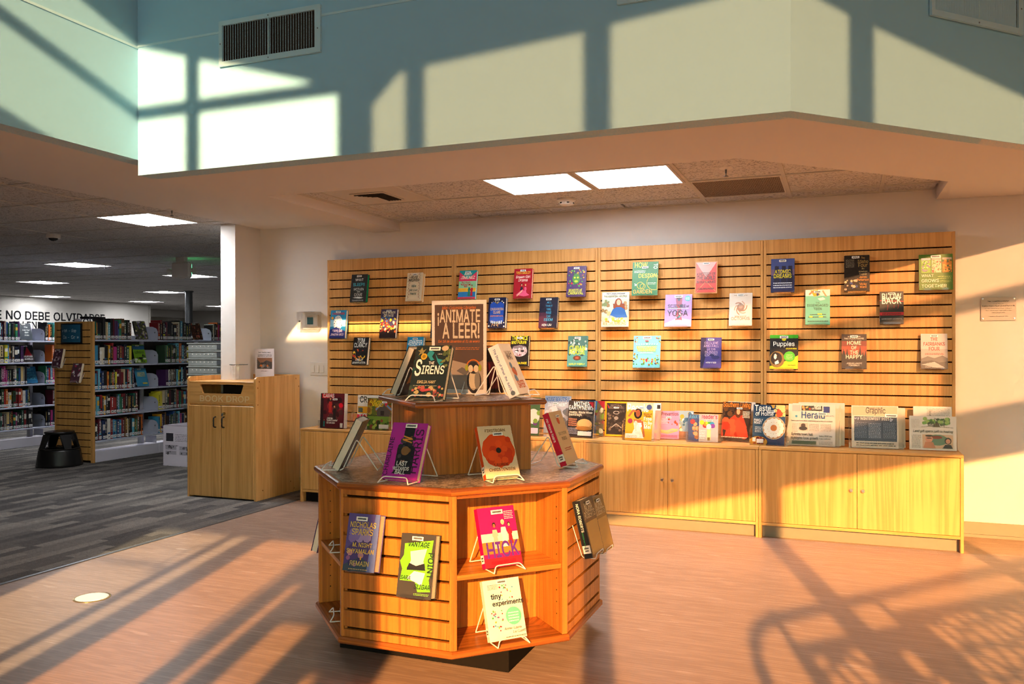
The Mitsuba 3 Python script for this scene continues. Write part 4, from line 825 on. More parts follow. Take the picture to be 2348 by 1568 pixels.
book_at('display_book', 'hardback seen edge-on, hung on the left slatted face of the stand', 'book', GI, -2.285, 3.325, .335, -1.57, .26, .15, .23, .034, '4a3a6a', lambda a: a.rect(.1, .1, .9, .9, '6a5a8a'), barcode=None, spine_label=False, pages='e0dccf')
hk = thing('book_holder', 'thin wire holder under the edge-on hardback on the left face', 'book holder', 'wire holders on the stand')
add('wire', tube(rounded([(-2.198, 3.28, .45), (-2.24, 3.28, .329), (-2.298, 3.28, .327), (-2.302, 3.28, .35), (-2.302, 3.37, .35), (-2.298, 3.37, .327), (-2.24, 3.37, .329), (-2.198, 3.37, .45)], .01), .0018, 6), 'wire_white', hk, smooth=True)
book_at('display_book', 'small dark blue starry book on the shelf of the left front bay', 'book', GI, -1.985, 3.035, .430, -.95, .40, .13, .19, .024, '1f3a6a', lambda a: a.blobs(.05, .05, .95, .95, 30, ['3a6ab0', '8aa8d8', '17264a'], .02, .06, 51), barcode=None, spine_label=False)
easel('white wire easel under the small dark blue book in the left front bay', -1.985, 3.035, .430, -.95, .40, .024, foot=.09)
book_at('display_book', 'white book with pink flower sketches at the bottom of the left front bay', 'book', GI, -1.975, 3.02, .147, -.95, .40, .14, .2, .024, 'd8d4d0', lambda a: (a.blobs(.2, .3, .9, .8, 14, ['c97a8a', 'e0b0b8', '3a3438'], .03, .08, 52)), barcode=None, spine_label=False)
easel('white wire easel under the white flowery book in the left front bay', -1.975, 3.02, .147, -.95, .40, .024, foot=.09)

# poster in a clear sign holder on the raised top
po = thing('poster_stand', 'poster in a clear upright sign holder on the raised top of the stand', 'poster')
PX, PY, PZ, PW, PH = -1.700, 3.62, 1.0515, .288, .445
def animate(a):
    a.rect(0, 0, 1, 1, 'f0eeee'); a.rect(.055, .045, .945, .955, '5f4c44'); a.poly([(.055, .045), (.055, .30), (.35, .36), (.75, .30), (.945, .36), (.945, .045)], 'b0a294'); a.poly([(.055, .12), (.4, .26), (.055, .36)], 'c0b4a4')
    a.text('Mid-Columbia Libraries', .5, .905, .62, 'd8793a', hs=1.2, shear=.25); a.text('¡ANIMATE', .5, .765, .78, 'ded3bf', hs=1.75); a.text('A LEER!', .54, .595, .68, 'ded3bf', hs=1.75); a.text('Del 18 de diciembre al 31 de enero', .5, .545, .76, 'd8793a', hs=1.25, shear=.2); a.lines(.45, .47, .88, .50, 2, 'd8793a', fill=.4)
    # a penguin with headphones
    a.oval(.78, .13, .13, .13, '2c2a2c'); a.poly([(.46, .24), (.56, .28), (.7, .24), (.62, .19)], '6f6a66'); a.oval(.77, .145, .085, .11, 'cfc2a8'); a.oval(.84, .14, .05, .10, '8a857c'); a.oval(.77, .275, .105, .065, '2a272a'); a.oval(.72, .265, .045, .04, 'ddd2bc'); a.oval(.82, .265, .045, .04, 'ddd2bc'); a.poly([(.75, .255), (.79, .255), (.77, .238)], 'd8793a')
    q = [(.77 + .125 * math.cos(t), .275 + .085 * math.sin(t)) for t in np.linspace(0.1, 3.04, 14)]; a.line(q, .022, 'd8792a'); a.oval(.65, .275, .03, .035, 'a8b03a'); a.oval(.89, .275, .03, .035, 'a8b03a'); a.rect(.055, .045, .945, .05, '5f4c44'); a.text('MID-COLUMBIA', .16, .12, .17, '4a4440'); a.text('LIBRARIES', .16, .10, .14, '4a4440')
rP = np.array([1, 0, 0]); a_ = Art(PW, PH); animate(a_)
add('sheet', box(PX - PW / 2, PX + PW / 2, PY + .001, PY + .0025, PZ + .006, PZ + .006 + PH), 'paper', po, color='d6d2cc')
add_art(a_, 'poster_print', po, (PX - PW / 2, PY, PZ + .006), (1, 0, 0), (0, 0, 1), (0, -1, 0))
add('front_panel', box(PX - PW / 2 - .004, PX + PW / 2 + .004, PY - .0085, PY - .006, PZ + .004, PZ + PH + .008), 'acrylic', po)
add('foot', box(PX - PW / 2 - .004, PX + PW / 2 + .004, PY - .009, PY + .07, PZ, PZ + .003), 'acrylic', po)

# ------------------------------------------------------------------ magazines and newspapers on the cabinets
GM = 'magazines standing on the low cabinets'
def mag(name, label, x, y, yaw, tilt, w, h, col, art, th=.004, group=GM, cat_='magazine', barcode=(.6, .88, .22), z=None):
    k = thing(name, label, cat_, group); r, u, n = vecs(yaw, tilt); o = np.array([x, y, ZCAB + .006 if z is None else z]) - r * w / 2
    m = frame(cbox(0, w, 0, h, -.0011, 0, .0003), o, r, u, n); add('cover', m, 'cover', k, color=col)
    add('pages', frame(cbox(.0005, w - .001, .0005, h - .001, -th, -.0012, .0004), o, r, u, n), 'paper', k, color='cfc8bc')
    if art:
        a = Art(w, h); art(a); add_art(a, 'cover_print', k, o, r, u, n)
    if barcode:
        a = Art(w * barcode[2], w * barcode[2] * .3); a.rect(0, 0, 1, 1, 'eeeeea'); a.rect(.1, .3, .9, .7, GREYBAR); add_art(a, 'barcode_label', k, o + r * (barcode[0] - barcode[2] / 2) * w + u * (barcode[1] * h - a.h / 2) + n * .0052, r, u, n)
    return k
def holder(label, x, y, yaw, w, d, h, lip=.07, z=None):
    """open-fronted clear acrylic rack"""
    k = thing('magazine_rack', label, 'magazine rack', 'clear acrylic racks on the low cabinets'); z = ZCAB if z is None else z
    r = np.array([math.cos(yaw), math.sin(yaw), 0]); q = np.array([-math.sin(yaw), math.cos(yaw), 0]); M = lambda m: frame(m, np.array([x, y, z]), r, q, (0, 0, 1))
    add('floor_plate', M(box(-w / 2, w / 2, 0, d, .001, .0045)), 'acrylic', k); add('back_plate', M(box(-w / 2, w / 2, d - .003, d, .005, h)), 'acrylic', k); add('front_lip', M(box(-w / 2, w / 2, 0, .003, .005, lip)), 'acrylic', k)
    for s in (-1, 1):
        pr = Polygon([(0, .005), (d, .005), (d, h), (d * .6, h), (.0, lip * 1.5)]); m = trimesh.creation.extrude_polygon(pr, .003, engine='earcut')
        v = m.vertices; m.vertices = np.stack([v[:, 2] + (s * w / 2 - .0015), v[:, 0], v[:, 1]], 1); m.invert(); add('side_plate', M(m), 'acrylic', k)
def caras(a):
    a.rect(0, 0, 1, 1, '5a1a24'); a.rect(0, 0, .12, 1, '2a1a1e'); a.blobs(.15, .25, .9, .8, 16, ['7a2430', '3a1a20', '4a2a2a'], .08, .18, 61); a.rect(.06, .86, .55, .99, 'c21426'); a.text('CARAS', .34, .88, .46, 'f0eae4', hs=1.3); a.figure(.42, .45, .48, 'c98a68', 'a8302c', '1c1210'); a.figure(.6, .25, .46, 'c08a68', '2a2020', '140e0c'); a.figure(.18, .04, .24, 'b87a5a', '2a7a7a', '1a1210'); a.disc(.87, .66, .09, 'd21a30'); a.text('Antonio', .42, .26, .26, 'efe8e0', hs=1.2); a.text('Nuestro amor', .52, .2, .46, 'efe8e0', hs=1.3); a.text('de verano', .46, .13, .36, 'efe8e0', hs=1.3); a.rect(.86, .02, .97, .15, 'e8e4dc')
mag('magazine', 'red celebrity magazine with family photo at the left end of the cabinets', -3.892, 5.83, 0, .06, .228, .285, '5a1a24', caras, th=.05, barcode=(.62, .83, .2))
def cr(a): a.rect(0, 0, 1, 1, 'e0d8cc'); a.text('CR', .28, .78, .34, '16181a', hs=1.3); a.rect(.03, .45, .48, .66, 'd8a02a'); a.rect(.05, .48, .26, .62, '4a5a5a'); a.rect(.52, .45, .97, .66, '1f5a7a'); a.rect(.0, .18, 1, .42, 'c2264a'); a.text('TOP', .36, .24, .6, 'efe8e0', hs=1.3); a.lines(.05, .9, .95, .94, 1, '6a6a64')
mag('magazine', 'white consumer magazine with colour blocks behind the autumn magazine', -3.60, 5.90, -.02, .08, .2, .272, 'e0d8cc', cr, barcode=(.72, .86, .2))
def autumn(a): a.rect(0, 0, 1, 1, '3a4a1e'); a.blobs(0, .55, 1, 1, 40, ['6a5a1e', '8a7a2a', '4a5a24', '7a4a1a'], .06, .14, 62); a.poly([(.4, .42), (.4, .62), (.65, .8), (.95, .6), (.95, .42)], '4a4440'); a.poly([(.36, .6), (.65, .84), (1, .6), (1, .68), (.65, .92), (.34, .66)], '5a7a9a'); a.rect(.55, .45, .7, .6, '2a2624'); a.rect(0, .1, 1, .42, '5a7a2a'); a.blobs(0, .02, 1, .3, 30, ['3a5a1a', '7a3a2a', '8aa040', '2a3a14'], .04, .09, 63); a.text('Autumn', .34, .84, .52, 'e0c02a', hs=1.2, shear=.2); a.text('Magic!', .42, .74, .46, 'e0c02a', hs=1.2, shear=.2); a.rect(.5, .03, .9, .16, 'dcd8cc'); a.poly([(.7, .86), (.78, .92), (.86, .86), (.78, .74)], 'b02030')
mag('magazine', 'autumn garden magazine with a grey cottage, left of the stand top', -3.468, 5.865, -.01, .06, .225, .25, '3a4a1e', autumn, th=.02, barcode=(.72, .88, .2))
mag('magazine', 'green magazine half hidden behind the right side of the stand', -2.182, 5.869, -.04, .133, .17, .286, '3f6a34', lambda a: (a.rect(0, 0, 1, 1, '3f5a3a'), a.oval(.7, .5, .3, .2, 'b8bcb0'), a.text('GARDENS', .5, .85, .9, 'd8d8c8', hs=1.3), a.rect(.5, .05, .95, .2, 'cfc8d8'), a.blobs(0, .2, 1, .8, 20, ['5a3a6a', '6a8a3a'], .06, .12, 64)), barcode=None)
def house(a): a.rect(0, 0, 1, 1, '98a0aa'); a.text('HOUSE BEAUTIFUL', .5, .86, .92, '2a5a9a', hs=1.9); a.text('INVESTMENT', .48, .72, .72, 'd0d4d8', hs=1.6); a.blobs(.1, .1, .9, .65, 20, ['7a828a', 'b8bcc0', '5a626a'], .08, .16, 65)
mag('magazine', 'pale blue home magazine standing behind the bread magazine', -2.03, 6.08, -.03, .16, .215, .288, '98a0aa', house, barcode=(.4, .8, .18))
def mother(a): a.rect(0, 0, 1, 1, '3a3432'); a.blobs(0, .3, 1, .7, 14, ['4a403a', '2a2624'], .1, .2, 66); a.text('MOTHER', .52, .86, .62, 'efe9df', hs=1.35); a.text('EARTH NEWS', .5, .75, .94, 'efe9df', hs=1.35); a.text('Healthy, Whole Wheat', .5, .65, .9, 'd9cdb4', hs=1.2); a.text('Sourdough', .28, .58, .5, 'd9cdb4', hs=1.2); a.oval(.66, .34, .3, .16, 'b8864a'); a.oval(.66, .38, .27, .12, 'cfa468'); a.oval(.64, .24, .33, .06, '9a6a34'); a.lines(.04, .3, .36, .52, 4, 'c97a5a', fill=.6); a.lines(.03, .08, .4, .26, 5, 'b8bcc8', fill=.4); a.rect(.42, .04, .95, .16, 'e6e2d8'); a.poly([(.78, .97), (.98, .97), (.98, .8)], 'b02a30')
mag('magazine', 'magazine copy with blue and red corner, rearmost behind the bread magazine', -1.735, 6.0, -.12, .15, .20, .262, '2a6aa0', lambda a: (a.rect(0, 0, 1, 1, '3a6a9a'), a.rect(.7, 0, 1, 1, '6a5a3a'), a.poly([(.7, 1), (1, 1), (1, .75)], 'b02a30'), a.blobs(.7, .1, 1, .8, 16, ['8a3a2a', '7a8a2a', 'd8c89a'], .04, .1, 67)), barcode=None)
mag('magazine', 'dark magazine with a loaf of bread on the cover, right of the stand', -1.786, 5.888, -.15, .145, .21, .268, '3a3432', mother, th=.02, barcode=(.5, .84, .18))
holder('clear acrylic rack holding the red celebrity magazine', -3.89, 5.815, 0, .25, .13, .2)
holder('clear acrylic rack holding the autumn garden magazine', -3.53, 5.815, 0, .36, .13, .2)
holder('clear acrylic rack around the half hidden green magazine', -2.16, 5.845, 0, .26, .13, .2)
holder('clear acrylic rack holding the bread magazine', -1.795, 5.86, -.12, .25, .16, .2)
def natgeo(a): a.rect(0, 0, 1, 1, 'd9a01c'); a.rect(.07, .05, .93, .95, '2a2522'); a.blobs(.1, .1, .9, .75, 50, ['4a423c', '3a322c', '6a5a4c'], .03, .07, 68); a.oval(.5, .68, .14, .05, '9a928a'); a.oval(.5, .68, .1, .03, '2a2522'); a.oval(.5, .52, .1, .05, '8a827a'); a.line([(.3, .25), (.5, .36), (.75, .24)], .03, 'a89c90'); a.text('NATIONAL', .5, .86, .5, '7a7068', hs=1.2); a.text('GEOGRAPHIC', .5, .79, .7, '7a7068', hs=1.2); a.poly([(.1, .93), (.2, .82), (.14, .8)], 'a82030')
mag('magazine', 'yellow-bordered magazine with a dark artefact cover, third cabinet', -1.548, 6.03, 0, .1, .172, .258, 'd9a01c', natgeo, barcode=(.5, .82, .22))
def people(a): a.rect(0, 0, 1, 1, 'd39a26'); a.rect(0, .8, 1, 1, 'cdb89a'); a.text('People', .44, .76, .8, 'f0ebe2', hs=1.5); a.oval(.45, .7, .15, .14, '1c120e'); a.oval(.45, .71, .085, .1, '8a4a2a'); a.line([(.1, .62), (.25, .78), (.38, .76)], .07, '9a5a34'); a.poly([(.28, .52), (.62, .52), (.58, .3), (.72, .04), (.2, .04), (.34, .3)], 'e0d4c4'); a.line([(.62, .5), (.72, .08)], .07, '9a5a34'); a.line([(.3, .5), (.6, .5)], .12, '9a5a34'); a.blobs(.25, .08, .65, .5, 12, ['c9b8a4', 'f0e8dc'], .03, .07, 69); a.disc(.17, .5, .09, '8a2a4a')
def people2(a): people(a); [a.text(s, .83, y, w_, 'efe8d4', hs=1.2) for s, y, w_ in (('Free', .52, .3), ('to Be', .41, .32), ('Me!', .3, .26))]; a.text('MICHELLE', .82, .68, .3, '3a2a14', hs=1.1); a.text('OBAMA', .82, .62, .26, '3a2a14', hs=1.1); a.rect(.02, .04, .5, .16, 'e4dccb'); a.lines(.06, .06, .46, .13, 3, '6a6258', fill=.35); a.oval(.86, .88, .1, .07, '3a4a7a')
mag('magazine', 'white-mastheaded magazine copy stacked right behind the yellow one', -1.30, 5.93, -.05, .2, .197, .262, 'd9d2c6', lambda a: (a.rect(.8, 0, 1, 1, 'c9887a'), a.rect(.8, .8, 1, 1, 'e0dcd4'), a.rect(.86, .84, .98, .95, '2a2a2c')), th=.03, barcode=None)
mag('magazine', 'yellow magazine with a smiling woman in white, third cabinet', -1.342, 5.858, -.05, .22, .197, .268, 'd39a26', people2, barcode=(.58, .85, .2))
holder('clear acrylic rack holding the yellow magazine with the smiling woman', -1.335, 5.83, -.05, .235, .16, .19)
def prevention(a): a.rect(0, 0, 1, 1, 'd98ab0'); a.text('Prevention', .5, .84, .88, '3a1c30', hs=1.3); a.line([(0, .3), (.35, .26), (.65, .34), (.95, .32)], .1, 'd8b07a'); a.line([(0, .24), (.4, .2), (.9, .3)], .08, 'cfa46a'); a.blobs(.4, .5, .9, .75, 10, ['c2442c', 'b03a24'], .03, .06, 70); a.lines(.05, .55, .4, .75, 4, 'e8c4d4', fill=.5); a.lines(.08, .05, .9, .14, 3, 'a85a80', fill=.45)
mag('magazine', 'small pink health magazine with an open hand, third cabinet', -1.144, 6.0, .04, .125, .137, .2, 'd98ab0', prevention, barcode=(.45, .76, .26))
mag('magazine', 'small blue and white magazine behind the pink one', -1.05, 6.06, .05, .12, .137, .2, '5a8ab0', lambda a: (a.rect(0, 0, 1, 1, '8aa8b8'), a.blobs(.1, .3, .9, .9, 20, ['c9a03a', 'e0e4e4', '3a6a8a'], .06, .14, 71), a.rect(0, 0, 1, .25, 'a8785a')), barcode=None)
mag('magazine', 'small dark blue magazine with nuts on its cover, rightmost rack of third cabinet', -.94, 5.955, .05, .137, .125, .185, '2a3f6e', lambda a: (a.rect(0, 0, 1, 1, '2f4474'), a.blobs(.3, .1, .95, .7, 24, ['b0764a', '8a5430', 'c9946a'], .07, .14, 72), a.text('AWAY', .35, .84, .6, '4a9ac0', hs=1.4), a.disc(.25, .72, .14, 'c2303a')), barcode=None)
def digest(a):
    a.rect(0, 0, 1, 1, 'a8a8ac'); a.text("reader's", .55, .84, .8, 'c2264a', hs=1.4); a.rect(.42, .08, .62, .5, 'd8c88a')
    for i, c in enumerate(('c2303a', 'e08a2a', 'e0d02a', '4fa83a', '2a8ac0', '7a3aa0')): t = 3.14 - i * .63; a.oval(.52 + .2 * math.cos(t), .58 + .12 * math.sin(t), .12, .08, c)
    a.oval(.52, .55, .13, .1, 'e8e4d8'); a.rect(.46, .05, .58, .16, '7a6a3a'); a.disc(.16, .7, .12, 'd8c82a'); a.lines(.05, .1, .35, .45, 6, 'e8e4e0', fill=.45)
mag('magazine', 'small grey digest with a rainbow light bulb, front of its rack', -.853, 5.897, .01, .146, .133, .192, 'a8a8ac', digest, barcode=(.55, .76, .3))
holder('clear acrylic rack holding the grey digest with the light bulb', -.885, 5.885, .02, .24, .13, .15, lip=.04)
holder('clear acrylic rack holding the small pink magazine', -1.10, 5.985, .04, .26, .13, .16, lip=.04)
def southern(a): a.rect(0, 0, 1, 1, '3a2a1e'); a.blobs(0, .55, 1, .9, 24, ['4a3420', '2a1c14', '5a3a1c'], .06, .14, 73); a.poly([(.1, .1), (.25, .55), (.42, .66), (.72, .66), (.85, .4), (.95, .1)], 'cf3f24'); a.blobs(.12, .08, .9, .5, 24, ['e0552e', 'b8321c', 'd8482a'], .08, .16, 74); a.oval(.56, .72, .11, .13, '5a3018'); a.oval(.56, .75, .065, .075, 'd89a70'); a.text('Southern Living', .5, .87, .96, 'd8792a', hs=1.7); a.lines(.72, .6, .97, .78, 5, 'e8dcc8', fill=.5); a.lines(.05, .07, .9, .12, 1, 'e8c8a8')
mag('magazine', 'magazine copy leaning behind the red-dress magazine', -.66, 6.10, -.2, .15, .20, .272, 'd9d2c6', None, th=.012, barcode=None)
mag('magazine', 'magazine with a seated woman in a red dress, end of third cabinet', -.686, 6.05, -.22, .155, .205, .272, '3a2a1e', southern, barcode=(.6, .84, .2))
def taste(a):
    a.rect(0, 0, 1, 1, '1f3a58'); a.rect(0, .2, 1, .7, '2f4a60'); a.blobs(.6, .72, 1, 1, 30, ['d8a03a', 'c2502a', 'e8c87a'], .04, .08, 75); a.oval(.66, .42, .36, .29, 'b8a890'); a.oval(.66, .42, .33, .265, 'c98a44')
    for i in range(14): t = i * .449; a.oval(.66 + .25 * math.cos(t), .42 + .2 * math.sin(t), .07, .055, 'ece2cc')
    a.oval(.66, .42, .19, .15, 'e8dcc4'); a.oval(.66, .42, .1, .08, 'c9783a'); a.oval(.2, .06, .28, .14, 'b8862a'); a.blobs(.05, .0, .4, .16, 20, ['7a2a1c', '9a4a2a', '5a1c14'], .03, .06, 76)
    a.text('Taste', .3, .84, .5, 'efeae0', hs=1.3); a.text('of Home', .36, .72, .56, 'efeae0', hs=1.3); a.text('FAMILY', .18, .58, .28, 'e4e0d8', hs=1.3); a.text('FEAST', .17, .51, .24, 'e4e0d8', hs=1.3); a.lines(.08, .3, .3, .46, 4, 'd8d4cc', fill=.4); a.rect(.02, .06, .12, .16, 'e8e4dc'); a.rect(.15, .03, .36, .13, 'e8e4dc')
mag('magazine', 'blue food magazine with a cream pie, left of the newspapers', -.451, 5.872, -.12, .22, .214, .272, '1f3a58', taste, th=.012, barcode=(.55, .83, .24))
holder('clear acrylic rack holding the red-dress magazine', -.69, 6.0, -.22, .24, .15, .19)
holder('clear acrylic rack holding the blue food magazine', -.45, 5.845, -.12, .245, .15, .19)
GN = 'newspapers on the rightmost cabinet'
def herald(a):
    a.rect(0, 0, 1, 1, 'd3c8ba'); a.rect(.08, .82, .26, .97, 'd0b0a4'); a.rect(.28, .84, .72, .96, '3a3a34'); a.blobs(.3, .86, .5, .94, 8, ['b8402a', 'c9a05a'], .02, .04, 77); a.text('Bella', .62, .92, .14, 'efe8d8', hs=1.2); a.text('on Basin', .6, .875, .2, 'efe8d8', hs=1.2); a.rect(.75, .8, .88, .95, '2c3a78'); a.text('Herald', .53, .66, .5, '2a4a78', hs=1.2); a.disc(.17, .7, .025, '3a8aa8'); a.text('LOCAL NEWS', .87, .71, .2, '4a5a6a', hs=1.2, bold=False); a.text('Moses Lake School Board unanimously approves union contract', .5, .58, .88, '2a2826', hs=1.3); a.lines(.08, .32, .2, .54, 8, '6a645c', fill=.35); a.rect(.22, .36, .42, .54, 'c2b09a'); a.oval(.32, .48, .05, .05, '4a3a34'); a.oval(.32, .41, .09, .05, '3a3634'); a.lines(.45, .36, .66, .54, 7, '6a645c', fill=.35); a.lines(.69, .36, .92, .54, 7, '6a645c', fill=.35); a.text('Ephrata town hall', .3, .24, .46, '1f1d1c', hs=1.35); a.text('highlights local growth', .35, .15, .58, '1f1d1c', hs=1.35); a.text('Quincy EPSD levy', .8, .22, .28, '2a2826', hs=1.3); a.text('to go to schools', .78, .16, .24, '2a2826', hs=1.3); a.rect(.08, .03, .6, .11, '4a5a3a'); a.lines(.66, .03, .95, .12, 4, '6a645c', fill=.35)
for i in range(4):
    mag('newspaper', ['newspaper at the back of the left newspaper pile', 'second newspaper from the back of the left pile', 'third newspaper in the left pile, edge showing at right', 'newspaper just behind the front page of the left pile'][i], -.15 + .012 * (3 - i) * (-1) ** i, 5.985 - .016 * i, -.04, .12, .295, .285 - .004 * ((i * 3) % 4), 'cfc4b6', None, th=.010, group=GN, cat_='newspaper', barcode=None)
mag('newspaper', 'front newspaper of the left pile, with blue masthead', -.174, 5.912, -.05, .127, .298, .278, 'd3c8ba', herald, th=.008, group=GN, cat_='newspaper', barcode=(.72, .77, .2))
holder('clear acrylic rack holding the left newspaper pile', -.17, 5.895, -.05, .34, .17, .2, lip=.05)
def graphic(a):
    a.rect(0, 0, 1, 1, 'd0c5b6'); a.rect(.02, .76, .98, .98, 'c4a988'); a.text('Franklin County', .52, .92, .3, '3a342c', hs=1.2); a.text('Graphic', .52, .82, .42, '2a2420', hs=1.6); a.rect(.06, .16, .97, .74, '2e3a52'); a.text('WINTERFEST 2025', .5, .66, .62, 'c9c8c4', hs=1.25); a.lines(.08, .24, .33, .62, 11, '7a849a', fill=.4); a.rect(.35, .2, .65, .62, '3a465e'); a.lines(.37, .24, .63, .6, 11, '9aa2b4', fill=.4); a.lines(.68, .24, .94, .62, 11, '7a849a', fill=.4)
    for x in (.12, .88): a.blobs(x - .05, .64, x + .05, .72, 6, ['8a96b0'], .012, .02, int(x * 50))
    a.lines(.1, .1, .9, .13, 1, '2a2826', fill=.6); a.lines(.1, .05, .94, .08, 1, '2a2826', fill=.6)
for i in range(3):
    mag('newspaper', ['rearmost newspaper of the middle pile', 'second newspaper of the middle pile, edge showing at right', 'newspaper just behind the blue winter front page'][i], .24 + .012 * (2 - i), 5.985 - .018 * i, .02, .13, .28, .262 - .006 * i, 'c9bcab', None, th=.010, group=GN, cat_='newspaper', barcode=None)
mag('newspaper', 'front newspaper of the middle pile, with a dark blue winter advert', .217, 5.922, .02, .134, .283, .276, 'd0c5b6', graphic, th=.006, group=GN, cat_='newspaper', barcode=(.85, .77, .26))
holder('clear acrylic rack holding the middle newspaper pile', .225, 5.905, .02, .33, .16, .2, lip=.05)
def bigtree(a):
    a.rect(0, 0, 1, 1, 'd6cfc6'); a.blobs(.3, .78, .88, .92, 40, ['4a7a34', '6a9a4a', '3a5a2a', '8aa85a'], .02, .05, 78); a.poly([(.5, .68), (.55, .8), (.62, .8), (.66, .68)], '5a4a34'); a.text('The', .58, .88, .1, '2a2824', hs=1.2); a.text('Big Tree', .58, .715, .36, '2a2824', hs=1.2); a.line([(.25, .67), (.45, .7), (.7, .68), (.93, .67)], .008, '4a4034'); a.lines(.05, .66, .22, .92, 7, '8a847a', fill=.3); a.text('Land gift opens path to healing', .5, .52, .84, '2c2a28', hs=1.3, shear=.2); a.lines(.05, .06, .25, .46, 12, '6a665f', fill=.35); a.rect(.28, .06, .92, .46, 'c4a68a'); a.oval(.6, .3, .22, .16, '5a7a64'); a.oval(.58, .38, .12, .05, '7a3a2c'); a.oval(.42, .33, .08, .1, 'c98a70'); a.oval(.42, .42, .08, .03, '3a2e28'); a.poly([(.3, .06), (.34, .24), (.5, .24), (.56, .06)], 'b87a5a'); a.oval(.82, .28, .07, .1, '1f1a18'); a.oval(.82, .27, .05, .07, 'c08a70'); a.poly([(.7, .06), (.76, .17), (.88, .17), (.92, .06)], '2a2a2e'); a.rect(.37, .34, .47, .36, '2a2422')
mag('newspaper', 'folded newspaper behind the tree-masthead newspaper at the right end', .569, 6.04, .02, .118, .228, .272, 'd0c9be', lambda a: (a.lines(.35, .75, .95, .97, 10, '8a847a', fill=.35), a.text('Candy', .42, .92, .2, '3a3630', rot=-1.57, align='l')), th=.012, group=GN, cat_='newspaper', barcode=None)
mag('newspaper', 'newspaper with a green tree masthead and two people, right end', .558, 5.924, 0, .10, .272, .217, 'd6cfc6', bigtree, th=.008, group=GN, cat_='newspaper', barcode=None)
holder('clear acrylic rack behind the tree-masthead newspaper', .565, 5.945, 0, .27, .15, .2, lip=.05)
ORD = ['first', 'second', 'third', 'fourth', 'fifth', 'sixth', 'seventh', 'eighth', 'ninth', 'tenth', 'eleventh', 'twelfth', '13th', '14th', '15th', '16th', '17th', '18th', '19th', '20th', '21st', '22nd', '23rd', '24th', '25th', '26th', '27th', '28th', '29th', '30th', '31st', '32nd', '33rd', '34th', '35th', '36th', '37th', '38th', '39th', '40th']
# ------------------------------------------------------------------ book return cabinet and what stands on it
bd = thing('book_drop', 'light wood book return cabinet with two doors and a slot, left of the display wall', 'book return')
BX0, BX1, BY0, BY1 = -5.215, -4.498, 5.634, 6.235
def side_profile():
    p = [(BY0, .0), (BY1, .0), (BY1, 1.034), (BY0 + .03, 1.030)] + [(BY0 + .03 - .03 * math.sin(t), 1.0 + .03 * math.cos(t)) for t in np.linspace(.2, 1.57, 6)]
    return Polygon(p)
def yz_prism(poly, x0, x1):
    m = trimesh.creation.extrude_polygon(poly, x1 - x0, engine='earcut'); v = m.vertices; m.vertices = np.stack([v[:, 2] + x0, v[:, 0], v[:, 1]], 1); return m
for a, b in ((BX0, BX0 + .02), (BX1 - .02, BX1)): add('side_panel', yz_prism(side_profile(), a, b), 'maple_drop', bd, grain=(0, 0, 1), off=a)
fp = sbox(BX0 + .021, .804, BX1 - .021, .978).difference(Polygon([(-5.081, .965), (-5.05, .888), (-4.65, .888), (-4.622, .965)]).buffer(-.008).buffer(.008))
m = trimesh.creation.extrude_polygon(fp, .018, engine='earcut'); v = m.vertices; m.vertices = np.stack([v[:, 0], BY0 + .019 - v[:, 2], v[:, 1]], 1)
add('slot_panel', m, 'maple_drop', bd, grain=(1, 0, 0), off=.4)
add('slot_chute', cat([box(-5.09, -4.61, BY0 + .02, BY1 - .02, .86, .875), box(-5.09, -4.61, BY0 + .3, BY0 + .31, .86, .975)]), 'paint_dark', bd)
add('counter', cbox(BX0 + .021, BX1 - .021, BY0 + .002, BY1 - .021, .979, .990, .002), 'maple_drop', bd, grain=(1, 0, 0), off=.9)
add('back_board', cbox(BX0 + .021, BX1 - .021, BY1 - .02, BY1 - .001, .03, 1.034, .002), 'maple_drop', bd, grain=(1, 0, 0), off=1.9)
add('rail', cbox(BX0 + .021, BX1 - .021, BY0 + .01, BY0 + .03, .789, .803, .001), 'maple_drop', bd, grain=(1, 0, 0))
mid = (BX0 + BX1) / 2
for i, (a, b) in enumerate(((BX0 + .0215, mid - .003), (mid + .003, BX1 - .0215))):
    d = add('door', cbox(a, b, BY0 - .002, BY0 + .016, .014, .786, .004), 'maple_drop', bd, grain=(0, 0, 1), off=3.3 + i * .61)
    xh = b - .05 if i == 0 else a + .032
    add('handle', tube(rounded([(xh, BY0 - .003, .692), (xh, BY0 - .03, .686), (xh, BY0 - .03, .61), (xh, BY0 - .003, .604)], .012), .0055, 8), 'black_plastic', d, smooth=True)
    if i == 1:
        add('lock', rotx(lathe([(0, 0), (.013, 0), (.013, .006), (.007, .008), (.007, .012), (0, .012)], 18), (a + .034, BY0 - .002, .722)), 'brass', d)
        add('key', cat([cbox(a + .026, a + .042, BY0 - .032, BY0 - .029, .700, .724, .001), cbox(a + .032, a + .036, BY0 - .034, BY0 - .014, .716, .726, .0008)]), 'metal_grey', d)
sc_ = []
for yy, zz_ in ((5.68, .99), (6.18, 1.0), (6.22, .93), (5.66, .94), (5.66, .80), (5.72, .08), (6.1, .10), (6.15, .035)):
    m = trimesh.creation.cylinder(.007, .002, sections=12); m.apply_transform(trimesh.transformations.rotation_matrix(math.pi / 2, (0, 1, 0))); m.apply_translation((BX1, yy, zz_)); sc_.append(m)
for m in sc_: add('screw_cap', m, 'oak', bd, grain=(0, 0, 1))
a_ = Art(.54, .075); a_.text('BOOK DROP', .5, .12, .96, 'e6c896', hs=.75); add_art(a_, 'lettering', bd, (-5.09, BY0 - .0002, .812), (1, 0, 0), (0, 0, 1), (0, -1, 0))
jar = thing('glass_jar', 'clear glass jar with a knobbed lid standing on the book return cabinet', 'jar')
J = (-4.945, 5.965, .991)
